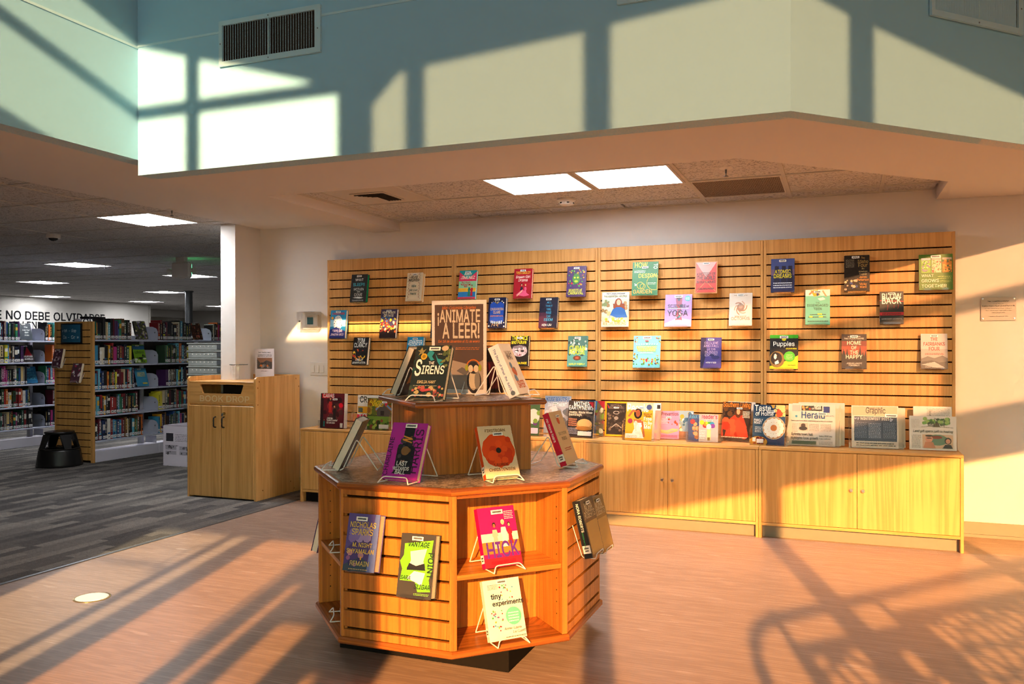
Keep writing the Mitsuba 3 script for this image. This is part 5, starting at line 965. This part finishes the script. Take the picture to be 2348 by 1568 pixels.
m = lathe([(0, .002), (.066, .002), (.072, .008), (.074, .02), (.074, .118), (.070, .128), (.066, .131)], 36); m.apply_translation(J); add('body', m, 'jar_glass', jar, smooth=50)
m = lathe([(.076, .1315), (.076, .139), (.05, .146), (.012, .15), (.010, .156), (.016, .163), (.016, .172), (.008, .178), (0, .179)], 36); m.apply_translation(J); add('lid', m, 'jar_glass', jar, smooth=50)
m = lathe([(.0725, .131), (.078, .131), (.078, .136), (.0725, .136), (.0725, .131)], 36); m.apply_translation(J); add('seal', m, 'metal_grey', jar)
sg = thing('sign_holder', 'white printed sign in an upright holder at the back of the book return cabinet', 'sign')
w_, h_ = .205, .275; a_ = Art(w_, h_)
a_.rect(0, 0, 1, 1, 'dcd8e0'); a_.text('Name the flying vessel', .5, .86, .66, '17181c', hs=1.2); a_.lines(.14, .74, .88, .83, 3, '5a5860', fill=.45); a_.rect(.1, .34, .9, .70, '8a6450'); a_.poly([(.1, .34), (.1, .66), (.3, .52), (.6, .62), (.9, .56), (.9, .34)], '4a4848'); a_.blobs(.2, .38, .85, .55, 14, ['6a6664', '3a3a3c', '8a8480'], .04, .08, 81); a_.poly([(.22, .42), (.32, .5), (.42, .42)], 'c2703a'); a_.poly([(.58, .42), (.66, .49), (.74, .42)], 'c2703a'); a_.lines(.3, .26, .7, .29, 1, '7a7880')
add('sheet', box(-4.915, -4.915 + w_, 6.152, 6.1545, .9905, .9905 + h_), 'paper', sg, color='dcd8e0'); add_art(a_, 'sign_print', sg, (-4.915, 6.1515, .9905), (1, 0, 0), (0, 0, 1), (0, -1, 0)); add('foot', box(-4.915, -4.71, 6.13, 6.19, .9903, .9925), 'acrylic', sg)
# grey trays stacked behind the book return
prin('tray_grey', '8d928e', rough=0.4, spec=0.4)
ct = thing('cart', 'low grey cart carrying the stacked trays behind the book return cabinet', 'cart')
add('deck', cbox(-6.16, -5.22, 6.6, 7.1, .66, .70, .004), 'metal_grey', ct)
for x in (-6.12, -5.26):
    for y in (6.64, 7.06): add('leg', box(x - .015, x + .015, y - .015, y + .015, 0.003, .66), 'metal_grey', ct)
for i in range(8):
    z = .701 + i * .078
    t = thing('tray', ['lowest grey plastic tray in the stack behind the book return cabinet'][0] if i == 0 else ('topmost grey plastic tray in the stack behind the book return cabinet' if i == 7 else f'{ORD[i]} grey plastic tray from the bottom of the stack behind the book return'), 'tray', 'grey trays stacked behind the book return')
    add('tub', cat([cbox(-6.12, -5.22, 6.62, 7.08, z, z + .066, .006)]), 'tray_grey', t); add('rim', cbox(-6.13, -5.21, 6.61, 7.09, z + .062, z + .077, .004), 'tray_grey', t)
    for j in range(6):
        m = trimesh.creation.cylinder(.006, .003, sections=10); m.apply_transform(trimesh.transformations.rotation_matrix(math.pi / 2, (1, 0, 0))); m.apply_translation((-6.06 + j * .05, 6.6195, z + .04)); add('hole', m, 'plastic_white', t)
    add('label_pocket', cbox(-5.75, -5.25, 6.612, 6.6185, z + .012, z + .058, .001), 'metal_grey', t)
cb = thing('cardboard_box', 'open white printed cardboard box on the carpet left of the book return cabinet', 'box')
KX0, KX1, KY0, KY1 = -6.81, -6.40, 7.0, 7.4
add('walls', cat([box(KX0, KX1, KY0, KY0 + .004, .003, .435), box(KX0, KX1, KY1 - .004, KY1, .003, .435), box(KX0, KX0 + .004, KY0, KY1, .003, .435), box(KX1 - .004, KX1, KY0, KY1, .003, .435), box(KX0, KX1, KY0, KY1, .003, .008)]), 'paper', cb, color='d6d0dc')
fl_ = trimesh.Trimesh([[KX0, KY1, .436], [KX1, KY1, .436], [KX1 + .02, KY1 + .12, .60], [KX0 + .03, KY1 + .12, .60], [KX0, KY1 + .004, .436], [KX1, KY1 + .004, .436], [KX1 + .02, KY1 + .124, .60], [KX0 + .03, KY1 + .124, .60]], [[0, 1, 2], [0, 2, 3], [4, 6, 5], [4, 7, 6], [3, 2, 6], [3, 6, 7], [0, 3, 7], [0, 7, 4], [1, 5, 6], [1, 6, 2]], process=False)
add('flap', fl_, 'paper', cb, color='8a6a44'); add('flap', box(KX0 + .01, KX1 - .005, KY0 + .005, KY1 - .01, .438, .441), 'paper', cb, color='d6d0dc')
a_ = Art(KX1 - KX0, .43); a_.rect(0, 0, 1, 1, 'd6d0dc'); a_.rect(.1, .62, .34, .82, '3a3a40'); a_.lines(.4, .62, .9, .82, 5, '8a8690', fill=.4); a_.lines(.08, .5, .5, .56, 1, '8a8690', fill=.4); a_.rect(.86, .9, 1, 1, '1c1c20')
for x in (.08, .55):
    for y in (.3, .42): a_.rect(x, y - .01, x + .36, y + .08, 'a8a4b0'); a_.blobs(x + .05, y, x + .32, y + .07, 5, ['4a4a50', '6a6670'], .02, .04, int(x * 90 + y * 70))
add_art(a_, 'box_print', cb, (KX0, KY0 - .0003, .003), (1, 0, 0), (0, 0, 1), (0, -1, 0), bsdf='paper')

# ------------------------------------------------------------------ wall and ceiling fittings
th_ = thing('thermostat', 'thermostat inside a clear locking guard on the wall left of the panels', 'thermostat')
add('body', cbox(-4.478, -4.345, YW - .03, YW - .0005, 1.46, 1.57, .005), 'plastic_white', th_); add('screen', cbox(-4.452, -4.388, YW - .0315, YW - .029, 1.482, 1.546, .001), 'cover', th_, color='3a6468')
add('guard', cat([box(-4.525, -4.325, YW - .085, YW - .082, 1.435, 1.595), box(-4.525, -4.522, YW - .085, YW, 1.435, 1.595), box(-4.328, -4.325, YW - .085, YW, 1.435, 1.595), box(-4.525, -4.325, YW - .085, YW, 1.592, 1.595), box(-4.525, -4.325, YW - .085, YW, 1.435, 1.438)]), 'acrylic', th_)
add('lock', rotx(lathe([(0, 0), (.008, 0), (.008, .006), (0, .007)], 14), (-4.492, YW - .085, 1.51)), 'chrome', th_)
sw = thing('light_switch', 'white plate of four rocker light switches beside the panels', 'light switch')
add('plate', cbox(-4.44, -4.225, YW - .006, YW - .0005, 1.024, 1.142, .003), 'plastic_white', sw)
for i in range(4): add('rocker', cbox(-4.424 + i * .0505, -4.392 + i * .0505, YW - .010, YW - .0055, 1.048, 1.116, .002), 'plastic_white', sw)
pq = thing('plaque', 'silver plaque with black lettering on the wall right of the panels', 'plaque')
add('plate', cbox(.882, 1.086, YW - .014, YW - .009, 1.448, 1.603, .001), 'paper', pq, color='c6bfb8')
for x in (.892, 1.076):
    for z in (1.459, 1.592): add('standoff', rotx(lathe([(0, 0), (.0045, 0), (.0045, .012), (.006, .013), (.006, .016), (0, .017)], 14), (x, YW - .0005, z)), 'chrome', pq)
a_ = Art(.204, .155)
for s, y, wf, b in (('Mid-Columbia Libraries', .80, .60, True), ('proudly recognizes', .71, .30, False), ('Adams County Rural Library District #1', .60, .94, True), ('for years of valued partnership and collaboration.', .50, .78, False), ('Their continued support helped make the new', .41, .74, False), ('Othello library a reality.', .32, .38, False), ('Presented on December 11, 2021', .16, .54, False)): a_.text(s, .5, y, wf, '2a2624', bold=b)
add_art(a_, 'lettering', pq, (.882, YW - .0142, 1.448), (1, 0, 0), (0, 0, 1), (0, -1, 0), bsdf='paper')
def grille(label, o, r, n, w, h, half=True):
    """supply-air grille: flanged frame, upright louvre blades, horizontal bars behind"""
    k = thing('air_grille', label, 'air vent', 'painted air grilles on the blue walls'); u = (0, 0, 1)
    L = lambda m: frame(m, o, r, u, n)
    add('frame', L(prism(sbox(0, 0, w, h).difference(sbox(.022, .028, w - .035, h - .025)), 0, .014)), 'vent_paint', k)
    add('backing', L(box(.022, w - .035, .028, h - .025, .0005, .0015)), 'paint_dark', k)
    nb = int((w - .06) / .0165)
    for i in range(nb):
        x = .026 + i * (w - .065) / nb; m = box(-.0009, .0009, .028, h - .025, -.0055, .0055); m.apply_transform(trimesh.transformations.rotation_matrix(.55, (0, 1, 0))); m.apply_translation((x, 0, .0075)); add('blade', L(m), 'vent_paint', k)
    add('mullion', L(box(w / 2 - .004, w / 2 + .001, .028, h - .025, .002, .0142)), 'vent_paint', k)
    for x, y in ((.010, h / 2), (w - .016, h / 2), (w / 2, .012), (w / 2, h - .012)):
        m = trimesh.creation.cylinder(.004, .002, sections=10); m.apply_translation((x, y, .0145)); add('screw', L(m), 'metal_grey', k)
grille('blue-painted air grille high on the left of the back wall', (-3.19, YU - .0008, 2.825), (1, 0, 0), (0, -1, 0), .66, .25)
grille('blue-painted air grille cut off by the top edge of the picture', (-.94, YU - .0008, 2.832), (1, 0, 0), (0, -1, 0), .66, .25)
grille('blue-painted air grille in the top right corner, on the diagonal wall', (.389 + .0005, 4.279 - .0012, 2.805), (s2, s2, 0), (s2, -s2, 0), .63, .25)
vt = thing('ceiling_vent', 'square air diffuser with curved slots in the recessed ceiling', 'air vent')
add('panel', box(-3.345, -2.762, 4.862, 5.436, ZC + .004, ZC + .012), 'vent_white', vt)
add('core', box(-3.19, -2.925, 5.0, 5.305, ZC - .004, ZC + .0035), 'vent_white', vt)
for i in range(5):
    q = .012 + i * .022; add('slot', box(-3.18 + q, -2.945 + .0, 5.012 + q, 5.020 + q, ZC - .0095, ZC - .0042), 'paint_dark', vt); add('slot', box(-2.945 - q + .008, -2.935 - q + .008, 5.02 + q, 5.29, ZC - .0095, ZC - .0042), 'paint_dark', vt)
rg_ = thing('return_grille', 'perforated grey return air panel in the recessed ceiling', 'air vent')
matte('perforated', proc(lambda p, n, uv: mix((0.30, 0.24, 0.19), (0.10, 0.075, 0.06), smoothstep(0.30, 0.42, dr.minimum(dr.sqrt(dr.square(p.x * 90 - dr.round(p.x * 90)) + dr.square(p.y * 90 - dr.round(p.y * 90))), 0.5) * -1 + 0.72))))
add('perforated_sheet', box(-.905, -.340, 5.466, 6.058, ZC + .003, ZC + .008), 'perforated', rg_); add('rim', prism(sbox(-.907, 5.464, -.338, 6.061).difference(sbox(-.895, 5.476, -.35, 6.05)), ZC - .0005, ZC + .0028), 'tee_white', rg_)
sd = thing('smoke_detector', 'round white smoke detector under the recessed ceiling', 'smoke detector')
m = lathe([(0, -.048), (.035, -.047), (.05, -.040), (.058, -.02), (.07, -.012), (.072, 0), (0, 0)], 30); m.apply_translation((-1.85, 5.78, ZC + .007)); add('housing', m, 'plastic_white', sd, smooth=40)
for i in range(6):
    t = i * 1.047; m = box(-.009, .009, -.002, .002, -.004, .004); m.apply_transform(trimesh.transformations.rotation_matrix(t + 1.57, (0, 0, 1))); m.apply_translation((-1.85 + .054 * math.cos(t), 5.78 + .054 * math.sin(t), ZC - .024)); add('slot', m, 'black_plastic', sd)
def sprinkler(label, x, y, z):
    k = thing('sprinkler', label, 'fire sprinkler', 'ceiling sprinklers'); m = lathe([(0, -.008), (.03, -.007), (.042, 0), (0, 0)], 22); m.apply_translation((x, y, z)); add('escutcheon', m, 'plastic_white', k, smooth=40)
    m = lathe([(0, -.05), (.014, -.05), (.014, -.046), (.003, -.045), (.003, -.03), (.006, -.028), (.006, -.008), (0, -.008)], 12); m.apply_translation((x, y, z)); add('head', m, 'metal_grey', k)
sprinkler('sprinkler head in the recessed ceiling right of the bright panels', -.636, 5.139, ZC + .008)
sprinkler('sprinkler head on the soffit edge above the wall corner', -4.902, 5.135, ZT - .0005)
sprinkler('tiny dark sprinkler in front of a light panel, left part of the stacks', -9.05, 8.3, ZL - .0005)
dm = thing('dome_camera', 'dark dome camera on the ceiling of the book stacks', 'camera')
m = lathe([(0, -.035), (.055, -.035), (.062, -.03), (.062, 0), (0, 0)], 28); m.apply_translation((-7.136, 5.928, ZL - .0005)); add('housing', m, 'plastic_white', dm, smooth=40)
m = lathe([(0, -.062), (.02, -.058), (.036, -.048), (.042, -.0352), (0, -.0352)], 28); m.apply_translation((-7.136, 5.928, ZL - .0005)); add('dome', m, 'black_plastic', dm, smooth=True)
ex = thing('exit_sign', 'off-white exit sign box with two lamp heads hanging from the stacks ceiling', 'exit sign')
EX, EY = -7.47, 7.98
add('housing', cbox(EX - .145, EX + .145, EY - .03, EY + .03, 2.115, 2.315, .02), 'plastic_white', ex); add('canopy', cbox(EX - .07, EX + .07, EY - .03, EY + .03, 2.316, ZL - .001, .008), 'plastic_white', ex)
for s in (-1, 1):
    m = lathe([(0, 0), (.012, 0), (.03, .02), (.034, .05), (.03, .058), (0, .058)], 20); m.apply_transform(trimesh.transformations.rotation_matrix(s * math.pi / 2, (0, 1, 0))); m.apply_translation((EX + s * .148, EY, 2.21)); add('lamp_head', m, 'plastic_white', ex, smooth=40)
add('face', box(EX - .13, EX + .13, EY + .0305, EY + .033, 2.14, 2.29), 'plastic_white', ex, emitter={'type': 'area', 'radiance': rgb((0.05, 0.55, 0.16))})
cv = thing('ceiling_vent', 'pale square air diffuser at the left edge of the stacks ceiling', 'air vent')
add('panel', box(-8.26, -7.68, 5.25, 5.82, ZL - .004, ZL - .001), 'vent_white', cv)
for i in range(5): add('slot', box(-8.16, -7.78, 5.38 + i * .07, 5.40 + i * .07, ZL - .0065, ZL - .0042), 'paint_dark', cv)
cl_ = thing('column', 'round grey steel column at the back of the book stacks', 'column')
m = trimesh.creation.cylinder(.069, ZL - .005, sections=28); m.apply_translation((-11.85, 12.85, (ZL - .005) / 2 + .003)); add('shaft', m, 'metal_grey', cl_, smooth=40)
m = trimesh.creation.cylinder(.09, .02, sections=28); m.apply_translation((-11.85, 12.85, ZL - .014)); add('collar', m, 'metal_grey', cl_)
# lettering on the far wall
def wall_text(st, y0, y1, z, hs, label):
    """each word a part"""
    t, tw, lo, hi = text2d(st, True); k = (y1 - y0) / tw; kk = thing('wall_lettering', label, 'wall lettering'); x = y0
    sp = text2d('N N', True)[1] - 2 * text2d('N', True)[1]
    ws = [text2d(w_, True) for w_ in st.split()]; k = (y1 - y0) / (sum(w_[1] for w_ in ws) + sp * (len(ws) - 1))
    for w_ in ws:
        q = w_[0].reshape(-1, 2) * [k, k * hs]; v = np.stack([np.full(len(q), -16.4490), x + q[:, 0], z + q[:, 1]], 1); f = np.arange(len(v)).reshape(-1, 3)
        nn = np.cross(v[f[:, 1]] - v[f[:, 0]], v[f[:, 2]] - v[f[:, 0]])[:, 0]; f[nn < 0] = f[nn < 0][:, ::-1]
        add('word', trimesh.Trimesh(v, f, process=False), 'lettering_black', kk); x += (w_[1] + sp) * k
wall_text('E NO DEBE OLVIDARSE', 12.30, 15.06, 1.885, .98, 'large black capitals on the far wall ending in OLVIDARSE')
wall_text('ISABEL ALLENDE', 11.9, 13.5, 1.70, 1.0, 'smaller black capitals under the large wall lettering')

# ------------------------------------------------------------------ book stacks
PALETTE = ['7a1f26', '9a2a2a', '1c2f5a', '27508a', '17181a', '202024', '2a2a2c', '1f5a4a', '2f7a5a', 'd9cfb8', 'c9b58a', 'c2601f', 'd8a02a', 'd8d03a', '8a3a6a', 'b0307a', '4a2a5a', '3a8ab0', '5fb0c8', '6a4a2e', '8a8478', 'e0dcd2', '304a34', '5a1a2a', '141c30', '101012', '18141a', '2c1c18', '1a2430', '101012', '17181a', '202024', '141c30', '5a1a2a', '304a34']
CNAME = {'7a1f26': 'dark red', '9a2a2a': 'red', '1c2f5a': 'navy', '27508a': 'blue', '17181a': 'black', '202024': 'black', '2a2a2c': 'charcoal', '1f5a4a': 'dark green', '2f7a5a': 'green', 'd9cfb8': 'cream', 'c9b58a': 'tan', 'c2601f': 'orange', 'd8a02a': 'amber', 'd8d03a': 'yellow', '8a3a6a': 'plum', 'b0307a': 'magenta', '4a2a5a': 'purple', '3a8ab0': 'light blue', '5fb0c8': 'pale blue', '6a4a2e': 'brown', '8a8478': 'grey', 'e0dcd2': 'white', '304a34': 'olive', '5a1a2a': 'maroon', '141c30': 'midnight blue', '101012': 'black', '18141a': 'black', '2c1c18': 'dark brown', '1a2430': 'dark slate'}
LEV = ['top', 'second', 'third', 'fourth', 'bottom']
SZ = [1.368, 1.088, .806, .524, .244]
rb = random.Random(77)
SPN = {}
def shelf_books(xf, y0, y1, z, where, level, group, n0=0):
    """books standing spine out towards +x, from y0 to y1"""
    y, i = y0, n0
    while True:
        t = rb.choice([.018, .022, .026, .030, .034, .04]) * rb.uniform(.9, 1.1)
        if y + t > y1: break
        h = rb.uniform(.185, .245); d = rb.uniform(.13, .165); c = rb.choice(PALETTE); x1 = xf - rb.uniform(.012, .03)
        k = thing('shelved_book', f'{CNAME[c]} book, {ORD[min(i, 39)]} from the left, {level} shelf, {where}', 'book', group)
        m = cbox(x1 - d, x1, y, y + t - .0012, z + .0005, z + h, .002); add('cover', m, 'cover', k, color=c)
        w2 = min(t * .4, .008); cc = rb.choice(['e8e2d0', 'd8b04a', 'f0f0ee', 'c9c4bc', '1c1c1e'])
        ar = Art(t - .002, h)
        q_ = rb.random()
        if q_ < .6:
            zz_ = .36 + rb.uniform(-.05, .05)
            while zz_ < .9: e_ = zz_ + rb.uniform(.04, .16); ar.rect(.36, zz_, .64, min(e_, .93), cc); zz_ = e_ + rb.uniform(.015, .05)
        elif q_ < .8: ar.rect(0, .6 + rb.uniform(-.1, .1), 1, .8, cc)
        if rb.random() < .35: ar.rect(0, .25, 1, .33, rb.choice(PALETTE))
        add_art(ar, 'spine_print', k, (x1 + .0002, y + .0004, z), (0, 1, 0), (0, 0, 1), (1, 0, 0))
        ar = Art(t - .004, .032); ar.rect(0, 0, 1, 1, 'e6e4e6'); ar.rect(.25, .3, .75, .6, '55585e'); add_art(ar, 'spine_label', k, (x1 + .0009, y + .0014, z + .012), (0, 1, 0), (0, 0, 1), (1, 0, 0))
        y += t; i += 1
    return i
def shelving(name_label, xf, depth, ys, books, where, group, base_end):
    """double-faced steel range: shelves, bracket plates, uprights, kick base; xf: shelf front facing +x"""
    k = thing('shelving_range', name_label, 'bookshelf', 'white steel shelving ranges'); xc = xf - depth / 2
    for i in range(len(ys) - 1):
        a, b = ys[i], ys[i + 1]
        for z in SZ:
            add('shelf', cbox(xf - .235, xf, a + .003, b - .003, z - .020, z - .001, .002), 'steel_shelf', k)
            # flared bracket plate at the far end of the shelf
            pl = Polygon([(xf - .235, z), (xf - .004, z), (xf - .004, z + .10), (xf - .03, z + .14), (xf - .09, z + .16), (xf - .235, z + .16)]).buffer(-.012).buffer(.012)
            m = trimesh.creation.extrude_polygon(pl, .003, engine='earcut'); v = m.vertices; m.vertices = np.stack([v[:, 0], b - .010 + v[:, 2], v[:, 1]], 1); m.invert(); br = add('bracket', m, 'steel_shelf', k)
            m = trimesh.creation.cylinder(.009, .001, sections=12); m.apply_transform(trimesh.transformations.rotation_matrix(math.pi / 2, (1, 0, 0))); m.apply_translation((xf - .05, b - .0108, z + .09)); add('hole', m, 'metal_grey', br)
            add('bookend', box(xf - .2, xf - .06, b - .33, b - .15, z - .0005, z + .006) if False else cbox(xf - .2, xf - .19, b - .32, b - .17, z, z + .05, .002), 'steel_shelf', k)
        add('kick_base', cat([cbox(xf - .02, xf, a + .002, b - .002, .004, .125, .003), box(xf - .26, xf - .02, a + .002, b - .002, .105, .112)]), 'steel_white', k)
        add('foot_plate', yz_prism(Polygon([(b - .012, .125), (b - .008, .125), (b - .008, .21), (b - .012, .21)]), xf - .2, xf - .03), 'steel_white', k)
    for y in ys: add('upright', box(xc - .03, xc + .03, max(y, ys[0] + .025) - .02, max(y, ys[0] + .025) + .02, .004, 1.60), 'steel_white', k)
    add('back_panel', box(xc - .002, xc + .002, ys[0] + .01, ys[-1], .30, 1.36), 'paint_dark', k)
    return k
XR, XLf = -7.67, -9.72
GR, GL = 'books on the right shelving range', 'books on the left shelving range'
yR = [6.895, 7.815, 8.735, 9.655]
shelving('white steel shelving range running back from the slatted end panel', XR, .57, yR, None, None, None, None)
ends1 = [7.44, 7.42, 7.47, 7.55, 7.60]
wR = ['right range first section', 'right range second section', 'right range third section']
for l, z in enumerate(SZ): shelf_books(XR, 6.905, ends1[l], z, wR[0], LEV[l], GR)
ends2 = [8.42, 8.66, 8.7, 8.7, 8.7]
for l, z in enumerate(SZ): shelf_books(XR, 7.83 + (.12 if l in (1, 2) else 0), ends2[l] if l < 4 else 8.3, z, wR[1], LEV[l], GR)
shelf_books(XR, 8.75, 9.35, SZ[0], wR[2], LEV[0], GR)
yL = [7.03, 7.95, 8.87]
shelving('white steel shelving range at the left edge of the picture', XLf, .57, yL, None, None, None, None)
endsL = [7.60, 7.66, 7.70, 7.76, 7.79]
for l, z in enumerate(SZ): shelf_books(XLf, 7.20, endsL[l], z, 'left range first section', LEV[l], GL)
for l, z in enumerate(SZ): shelf_books(XLf, 7.97 + (.1 if l in (1, 3) else 0), 8.30, z, 'left range behind end panel', LEV[l], GL)
# face-out books at the ends of the rows, on wire easels
GF = 'face-out books at the ends of the shelf rows'
def faceout(label, xf, y, z, col, art, tilt=.35):
    book_at('display_book', label, 'book', GF, xf - .055, y, z + .012, 1.35, tilt, .15, .225, .024, col, art, barcode=(.4, .93, .3), spine='1a1a1c')
faceout('face-out green and purple illustrated book at the end of the right top shelf', XR, 7.62, SZ[0], '4a4a3a', lambda a: a.blobs(.02, .02, .98, .98, 50, ['6a5a8a', '7a8a3a', '3a3a4a', 'b0a88a'], .04, .1, 91))
faceout('face-out lime green book at the end of the right second shelf', XR, 7.60, SZ[1], '7aa82a', lambda a: (a.rect(0, .72, 1, .95, '2a5a7a'), a.text('SINGLE', .5, .5, .8, '1f3a1a', hs=1.3), a.blobs(.05, .03, .95, .4, 18, ['1c1c1a', '4a6a2a', 'd8e0c8'], .06, .12, 92)))
faceout('face-out pale blue book with yellow lettering on the right third shelf', XR, 7.63, SZ[2], '3a8ab0', lambda a: (a.text('DEATH', .5, .66, .6, 'd8c84a', hs=1.3), a.text('VALLEY', .5, .54, .7, 'd8c84a', hs=1.3), a.rect(.5, .12, .9, .2, 'c9b84a')))
faceout('face-out brown patterned book on the second section top shelf', XR, 8.54, SZ[0], '4a2a24', lambda a: a.blobs(.02, .02, .98, .98, 40, ['6a3a2a', '8a6a4a', '2a1a1c', 'a85a4a'], .04, .1, 93))
faceout('face-out dark slate book with white script on the left top shelf', XLf, 7.73, SZ[0], '24303a', lambda a: [a.text(s, .55, .72 - i * .16, w_, 'd8dcdc', hs=1.1, shear=.2) for i, (s, w_) in enumerate((('The', .3), ('Ones That', .6), ('Got', .3), ('Away', .4)))])
faceout('face-out black and red book on the left second shelf', XLf, 7.76, SZ[1], '1c1418', lambda a: (a.poly([(.2, .35), (.5, .9), (.85, .35)], 'b0202c'), a.text('MURDER', .5, .25, .7, 'e0d8d8', hs=1.3), a.text('IN BERLIN', .5, .1, .7, 'e0d8d8', hs=1.2)))
faceout('face-out bright blue book with teal lettering on the left third shelf', XLf, 7.80, SZ[2], '1f6a9a', lambda a: [a.text(s, .5, .75 - i * .18, w_, '5fc0d8', hs=1.2) for i, (s, w_) in enumerate((('DRIFT', .6), ('INTO A', .6), ('SHUTTER', .8), ('PLACE', .7)))])
# slatted end panel of the right range
ep = thing('end_panel', 'slatted light wood end panel of the shelving range, with a blue range sign', 'end panel')
EX0, EX1, EYf = -8.248, -7.672, 6.862
add('backing', box(EX0 + .004, EX1 - .004, EYf + .018, EYf + .03, .004, 1.565), 'groove', ep)
for a, b in ((EX0, EX0 + .012), (EX1 - .035, EX1)): add('side_trim', cbox(a, b, EYf - .001, EYf + .03, .003, 1.566, .0015), 'maple', ep, grain=(0, 0, 1), off=a)
z = 1.566
for g in range(20):
    zc_ = 1.472 - g * .0762; zl = max(zc_ + .0045, .004)
    if z - zl > .004: add('slat', cbox(EX0 + .0125, EX1 - .0355, EYf, EYf + .0175, zl, z, .0012), 'maple', ep, grain=(0, 0, 1), off=7.7)
    z = zc_ - .0045
    if z < .01: break
rs_ = thing('range_sign', 'curved blue range sign with white letters on the slatted end panel', 'sign')
SX0, SX1, SZ0, SZ1 = -8.125, -7.835, 1.335, 1.535
def bow(x): t = (x - (SX0 + SX1) / 2) / ((SX1 - SX0) / 2); return EYf - .012 - .028 * (1 - t * t)
xs = np.linspace(SX0, SX1, 13)
pr = Polygon([(x, bow(x)) for x in xs] + [(x, bow(x) + .006) for x in xs[::-1]]); add('face', prism(pr, SZ0, SZ1), 'cover', rs_, color='1f5a78')
pr2 = lambda a, b, z0, z1: prism(Polygon([(x, bow(x) - .003) for x in np.linspace(a, b, 9)] + [(x, bow(x) + .008) for x in np.linspace(a, b, 9)[::-1]]), z0, z1)
add('rim', cat([pr2(SX0 - .012, SX0, SZ0 - .012, SZ1 + .012), pr2(SX1, SX1 + .012, SZ0 - .012, SZ1 + .012), pr2(SX0, SX1, SZ1, SZ1 + .012), pr2(SX0, SX1, SZ0 - .012, SZ0)]), 'black_plastic', rs_)
a_ = Art(SX1 - SX0, SZ1 - SZ0); a_.rect(.0, .86, 1, .9, '4a7a90'); a_.text('« Mi - Re', .46, .56, .74, 'c9dbe4', bold=False); a_.text('De - Gr »', .56, .2, .76, 'c9dbe4', bold=False)
m, c = a_.mesh((SX0, 0, SZ0), (1, 0, 0), (0, 0, 1), (0, -1, 0)); v = m.vertices.copy(); v[:, 1] += np.array([bow(x) for x in v[:, 0]]) - .0006; add('lettering', trimesh.Trimesh(v, m.faces, process=False), 'print', rs_, color=c)
add('bracket', box(-8.04, -7.92, EYf - .012, EYf - .0005, 1.38, 1.48), 'metal_grey', rs_)
for lb, x, z in (('plum paperback hung high on the slatted end panel', -8.125, 1.055), ('paperback under glossy plastic hung lower on the slatted end panel', -7.845, .895)):
    book_at('display_book', lb, 'book', GF, x, EYf - .09, z, 0, .22, .135, .215, .03, '5a3a48', (lambda a: a.blobs(.05, .05, .95, .95, 22, ['8a6a7a', 'c9b8c0', '4a2a3a'], .06, .14, 95)) if x < -8 else (lambda a: a.blobs(.05, .05, .95, .95, 22, ['c9b8b8', 'a83a5a', 'e8e0e4', '6a4a4a'], .06, .14, 96)), barcode=(.5, .93, .3), spine_label=False, hard=False)
    hk = thing('book_holder', 'thin wire holder under the ' + lb.split(' hung')[0], 'book holder', 'wire holders on the end panel')
    add('wire', tube(rounded([(x - .05, EYf - .001, z + .1), (x - .05, EYf - .05, z - .006), (x - .05, EYf - .1, z - .008), (x - .05, EYf - .1, z + .014), (x + .05, EYf - .1, z + .014), (x + .05, EYf - .1, z - .008), (x + .05, EYf - .05, z - .006), (x + .05, EYf - .001, z + .1)], .01), .002, 6), 'wire_white', hk, smooth=True)
tb = thing('shelved_book', 'dark book lying open-faced on top of the right range, above the end panel', 'book', GR)
add('cover', cbox(-8.02, -7.87, 7.0, 7.22, 1.602, 1.628, .003), 'cover', tb, color='15161a')
dh = thing('display_stand', 'clear empty display frame standing on top of the right range', 'display frame')
add('panel', box(-7.75, -7.747, 8.02, 8.26, 1.62, 1.72), 'acrylic', dh); add('base', box(-7.78, -7.70, 8.02, 8.26, 1.612, 1.6195), 'acrylic', dh)
# black step stool
st = thing('step_stool', 'round black rolling step stool on the carpet beside the end panel', 'step stool')
SXc, SYc = -7.86, 6.60
def lz(prof, sides=40): m = lathe(prof, sides); m.apply_translation((SXc, SYc, .004)); return m
add('base', lz([(.16, .0), (.222, .0), (.228, .012), (.226, .03), (.205, .165), (.200, .180), (.188, .188), (.15, .188), (.15, .18), (.16, 0)]), 'black_plastic', st, smooth=40)
add('top_step', lz([(0, .34), (.125, .34), (.14, .345), (.147, .355), (.147, .366), (.142, .372), (0, .374)]), 'black_plastic', st, smooth=40)
for i in range(4):
    t = math.pi / 4 + i * math.pi / 2 + .5; c, s = math.cos(t), math.sin(t); hull = []
    for rr, zz_, hw in ((.185, .188, .035), (.13, .342, .058)):
        for a in (-1, 1):
            for e in (-.014, .014): hull.append((SXc + (rr + e) * c - a * hw * s, SYc + (rr + e) * s + a * hw * c, zz_ + .004))
    add('leg', trimesh.convex.convex_hull(np.array(hull)), 'black_plastic', st)
add('tread', lz([(.19, .1885), (.200, .1885), (.200, .194), (.19, .194), (.19, .1885)]), 'paint_dark', st)
